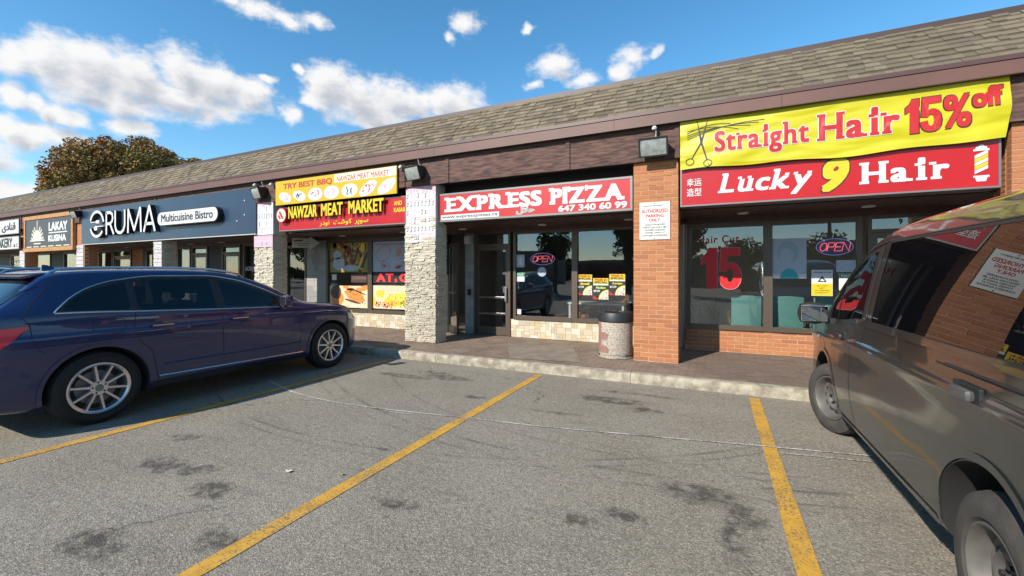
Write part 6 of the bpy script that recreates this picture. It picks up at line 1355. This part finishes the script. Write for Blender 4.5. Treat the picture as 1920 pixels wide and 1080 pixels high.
for s in (-1, 1):
    vt = lambda y: tab([(-1.1, 1.70), (1.3, 1.715), (1.6, 1.70), (1.95, 1.63), (2.3, 1.46), (2.62, 1.24)], y); vbz = lambda y: tab(vb_T, y)+.015
    skin_panel(vb, s, vbz, vt, -.98, 1.40, "side_window", m_glassdark, vbody, off=.004, nu=60, nv=12, skirt=.006)
    skin_line(vb, s, [(-.98, vbz(-.98))]+[(y, vbz(y)) for y in [-.9+.1*i for i in range(24)]]+[(1.40, vt(1.40))]+[(y, vt(y)) for y in [1.3-.1*i for i in range(23)]], .016, "window_seal", m_plastic, vbody, off=.0062)
    skin_panel(vb, s, lambda y: vbz(y)-.03, lambda y: vt(y)-.01, 1.55, 2.58, "front_window_surround", m_blackmetal, vbody, off=.002, nu=40, nv=8, skirt=.004)
    skin_panel(vb, s, lambda y: vbz(y)+.01, lambda y: max(vt(y)-.04, vbz(y)+.02), 1.62, 2.26, "front_door_window", m_glassdark, vbody, off=.0045, nu=24, nv=8, skirt=.004)
    skin_panel(vb, s, lambda y: vbz(y)+.01, lambda y: max(vt(y)-.04, vbz(y)+.015), 2.30, 2.54, "quarter_light", m_glassdark, vbody, off=.0045, nu=10, nv=6, skirt=.004)
    skin_line(vb, s, [(y, tab(vb_T, y)-.002) for y in [-1.0+.1*i for i in range(28)]], .040, "belt_moulding", m_plastic if False else m_van, vbody, off=.009)
    skin_line(vb, s, [(y, vt(y)+.012) for y in [-1.0+.1*i for i in range(36)]], 0, "roof_gutter", m_plastic, vbody, off=.002, tube=.007)
    for nm, pts in (("door_gap", [(1.50, 1.84), (1.51, 1.45), (1.52, 1.12), (1.60, .98), (1.86, .95), (1.88, .75), (1.86, .55), (1.80, .30)]), ("door_gap", [(2.62, 1.14), (2.72, 1.0), (2.70, .80), (2.36, .56), (2.32, .30)]), ("rail_gap", [(-1.0, 1.085), (.0, 1.085), (.44, 1.085)])):
        skin_line(vb, s, pts, .009, nm, m_dark, vbody, off=.0015)
    skin_line(vb, s, [(-1.0, .985), (.4, .98), (1.5, .965), (2.6, .94)], 0, "body_crease", m_van, vbody, off=-.007, tube=.013)
    skin_line(vb, s, [(-1.0, 1.095), (.35, 1.09)], 0, "slide_rail", m_plastic, vbody, off=-.001, tube=.008)
    for hy, hz, kk in ((.02, 1.01, mat('worn_handle', (.10, .10, .10), .35, metal=.3)), (2.02, .985, m_plastic)):
        h, n = cast(vb, (s*3, hy+.1, hz), (-s, 0, 0)); X = h.x
        b = MB(); b.bbox(min(X+s*.002, X+s*.038), max(X+s*.002, X+s*.038), hy+.03, hy+.18, hz-.024, hz+.024, .018); hd = b.build("door_handle", kk, vbody, smooth=True)
        b = MB(); b.bbox(min(X-s*.01, X+s*.006), max(X-s*.01, X+s*.006), hy+.0, hy+.21, hz-.038, hz+.038, .004); b.build("handle_recess", m_plastic, vbody)
    h, n = cast(vb, (s*3, 2.88, .88), (-s, 0, 0)); b = MB(); b.bbox(min(h.x-s*.01, h.x+s*.008), max(h.x-s*.01, h.x+s*.008), 2.86, 2.93, .865, .895, .004); b.build("side_repeater", mat("repeater_lens", (.7, .68, .6), .2), vbody)
    b = MB(); b.bbox(min(s*.99, s*1.21), max(s*.99, s*1.21), 2.27, 2.43, 1.055, 1.25, .078); b.build("mirror", m_plastic, vbody, smooth=True)
    b = MB(); b.bbox(min(s*1.0, s*1.195), max(s*1.0, s*1.18), 2.262, 2.272, 1.085, 1.222, .004); b.build("mirror_glass", mat("mirror_silver", (.55, .58, .62), .04, metal=1), vbody)
    b = MB(); b.box(min(s*.88, s*1.0), max(s*.88, s*1.0), 2.34, 2.39, 1.06, 1.11); b.build("mirror_stalk", m_plastic, vbody)
    wheel(van, s*.935-s*.11, 0, .325, .325, .215, s, 'steel'); wheel(van, s*.925-s*.11, 2.74, .325, .325, .215, s, 'steel', steer=24)
    skin_panel(vb, s, lambda y: .80, lambda y: tab([(3.2, .86), (3.6, .90)], y), 3.36, 3.62, "headlamp", m_headlamp, vbody, off=.004, nu=12, nv=5)
    skin_panel(vb, s, lambda y: .95, lambda y: 1.45, -1.10, -1.02, "tail_lamp", m_lightred, vbody, off=.005, nu=5, nv=8)
    for wy in (0, 2.74): skin_line(vb, s, [(wy+.428*cos(R(a)), .345+.428*sin(R(a))) for a in range(-4, 186, 6)], .030, "arch_lip", m_van, vbody, off=.007)
    skin_line(vb, s, [(.46, .32), (1.3, .31), (2.28, .305)], .045, "sill_seam", m_van, vbody, off=.006)
# scraped, taped bumper corner behind the rear wheel
skin_line(vb, -1, [(-.43, .60), (-.62, .56), (-.9, .50)], .05, "scuffed_tape", mat("scuffed_plastic", (.30, .30, .27), .4, col2=(.55, .54, .5), nscale=16), vbody, off=.004); skin_line(vb, -1, [(-.42, .66), (-.60, .66), (-.95, .62)], 0, "torn_edge", m_lgrey, vbody, off=.001, tube=.004)
skin_panel(vb, 1, lambda x: 2.93-.25*x*x, lambda x: 1.80-.16*x*x, -.74, .74, "windscreen", m_glassdark, vbody, off=.004, nu=20, nv=12, mode='top', skirt=.004)
b = MB(); b.bbox(-.5, .5, 3.70, 3.80, .50, .72, .02); b.build("grille", m_plastic, vbody)
van.location = (1.885, 2.28, 0)

# ------------------------------------------------------------ trees
def leaf_mat(name, cols):
    m = face_var(mat(name, cols[0], .7), cols); b = m.node_tree.nodes['Principled BSDF']; b.inputs['Specular IOR Level'].default_value = .2; return m
def tree(label, x, y, h, r, rz, m_leaf, seed, n=9000, leaf=.22, trunk=.28, cat="tree", zc=None, group=None, ncl=70):
    t = thing("leafy_tree", label, cat, (x, y, 0), 0, group); rs = random.Random(seed); zc = zc or h-rz
    limbs = MB(org(t)); limbs.tube([(x, y, 0), (x+.1, y, zc*.4), (x-.05, y+.05, zc)], [trunk, trunk*.8, trunk*.5], 10)
    cl = []
    for k in range(ncl):
        while True:
            p = Vector((rs.uniform(-1, 1), rs.uniform(-1, 1), rs.uniform(-.8, 1)))
            if .35 < p.length < 1: break
        c = Vector((x+p.x*r*.88, y+p.y*r*.88, zc+p.z*rz*.88)); cl.append((c, rs.uniform(.16, .30)*r*(70/ncl)**.33, rs.uniform(0, .5)+.6*max(0, min(1, (.3-p.x*.9+p.z*.7)))))
        if k < 26: md = Vector((x, y, zc*.75)).lerp(c, .5)+Vector((0, 0, .06*r)); limbs.tube([(x, y, zc*.55), md, c], [trunk*.35, trunk*.2, trunk*.06], 6)
    limbs.build("trunk", mat("tree_bark", (.09, .07, .055), .95, bump=.8, bscale=20), t, smooth=True)
    b = MB(org(t)); tn = []
    for i in range(n):
        c, cr, tone = cl[rs.randrange(len(cl))]; d_ = Vector((rs.gauss(0, 1), rs.gauss(0, 1), rs.gauss(0, 1))).normalized()*cr*rs.uniform(.35, 1.1)**.6
        p = c+Vector((d_.x, d_.y, d_.z*.8)); u = Vector((rs.gauss(0, 1), rs.gauss(0, 1), rs.gauss(0, .7))).normalized(); w = u.cross(Vector((rs.gauss(0, 1), rs.gauss(0, 1), rs.gauss(0, 1)))).normalized(); k = leaf*rs.uniform(.6, 1.3)
        b.add([p-u*k, p-w*k*.45, p+u*k, p+w*k*.45], [(0, 1, 2, 3)]); tn.append(min(.999, max(0, tone*.75+rs.uniform(0, .25))))
    b.build("crown", m_leaf, t, tones=None)
    o = [c for c in t.children if c.name.startswith("crown")][0]; at = o.data.attributes.new('tone', 'FLOAT', 'FACE'); at.data.foreach_set('value', tn); return t
m_leafg = leaf_mat("autumn_green_leaf", [(.12, .10, .030), (.17, .14, .045), (.22, .165, .055), (.27, .175, .06), (.31, .165, .055), (.34, .14, .04), (.34, .11, .03)])
m_leafd = leaf_mat("dark_green_leaf", [(.03, .05, .015), (.045, .065, .02), (.06, .075, .02), (.08, .085, .03)])
tree("large round autumn tree turning rusty at the top, behind the roof at the left", -44.2, 19.5, 13.2, 6.7, 5.0, m_leafg, 4, n=120000, leaf=.125, trunk=.4, ncl=560)
rg = "trees across the lot, mirrored in the shop windows"
tree("dark spreading tree across the lot, seen reflected in the pizza window", -11.8, -16, 6.6, 1.7, 2.2, m_leafd, 8, n=2600, leaf=.16, group=rg)
tree("dark tree across the lot, reflected at the right of the pizza window", -5.9, -16, 6.0, 1.4, 1.9, m_leafd, 9, n=2000, leaf=.16, group=rg)
tree("dark tree across the lot, reflected at the left edge of the salon window", -1.8, -16, 6.2, 1.3, 2.4, m_leafd, 10, n=2400, leaf=.15, group=rg)
tree("broad low tree across the lot, reflected behind the Hair Cut lettering", 2.2, -25, 4.6, 2.6, 1.8, m_leafd, 12, n=3600, leaf=.18, group=rg)
tree("broad low tree across the lot, reflected under the salon neon sign", 8.5, -26, 4.8, 2.8, 1.9, m_leafd, 13, n=3600, leaf=.18, group=rg)
tree("tree across the lot, reflected in the dark bistro door", -44, -20, 8, 3, 3, m_leafg, 14, n=3000, leaf=.22, group=rg)
# low buildings, poles and wires opposite (mirrored in the glass)
def block(label, x0, x1, y0, y1, h, m):
    t = thing("low_building", label, "building", ((x0+x1)/2, (y0+y1)/2, 0)); part("wall", lambda b: b.box(x0, x1, y0, y1, 0, h), m, t); part("roof", lambda b: b.box(x0-.3, x1+.3, y0-.3, y1+.3, h, h+.35), m_grey, t)
    n = int((x1-x0)/4)
    for i in range(n): w = part("window", lambda b: b.box(x0+1+i*4, x0+3+i*4, y1, y1+.05, 1, 2.6), m_glassdark, t)
    return t
block("long low dark red building across the road", -16, 22, -46, -38, 2.9, mat("dull_red_wall", (.16, .06, .045), .8)); block("grey apartment slab far across the road", -75, -52, -60, -48, 11, mat("grey_concrete_wall", (.16, .16, .16), .8)); block("grey low warehouse across the road", -50, -22, -50, -40, 4.5, mat("grey_wall", (.24, .23, .22), .8))
block("pale low building across the road at the right", 26, 60, -48, -38, 4.5, mat("pale_wall", (.35, .33, .3), .8))
for i, x in enumerate((-30, -9, 9.5, 30)):
    t = thing("utility_pole", f"wooden utility pole across the road, {('leftmost', 'second from the left', 'third from the left', 'rightmost')[i]} of the four", "utility pole", (x, -31, 0), 0, "utility poles across the road"); part("pole", lambda b: b.tube([(x, -31, 0), (x, -31, 10)], [.16, .11], 10), mat("weathered_pole", (.10, .08, .065), .9), t); part("crossarm", lambda b: b.box(x-.05, x+.05, -32.2, -29.8, 9.1, 9.25), m_board, t)
t = thing("overhead_wires", "overhead wires strung between the utility poles", "wires", (0, -31, 8))
for yy_, z in ((-32.1, 9.3), (-31, 9.3), (-29.9, 9.3), (-31, 8.2), (-31, 7.4)):
    part("wire", lambda b: [b.tube([(x0+(x1-x0)*k/8, yy_, z-.5*sin(pi*k/8)) for k in range(9)], .022, 4) for x0, x1 in ((-60, -30), (-30, -9), (-9, 9.5), (9.5, 30), (30, 60))], m_black, t)

t = thing("tree_line", "distant dark tree line beyond the buildings across the road", "trees", (0, -70, 0)); rs = random.Random(2); b = MB(org(t)); tn = []
for i in range(9000):
    x = rs.uniform(-130, 110); hh = 3.9+1.1*sin(x*.13)+.7*sin(x*.37+1); p = Vector((x, -70+rs.uniform(-3, 3), hh*rs.random()**.6)); u = Vector((rs.gauss(0, 1), rs.gauss(0, .5), rs.gauss(0, 1))).normalized(); w = u.cross(Vector((0, 1, .3))).normalized(); k = rs.uniform(.4, .9); b.add([p-u*k, p-w*k*.6, p+u*k, p+w*k*.6], [(0, 1, 2, 3)]); tn.append(rs.random())
o = b.build("foliage_mass", m_leafd, t, tones=tn); o["kind"] = "stuff"
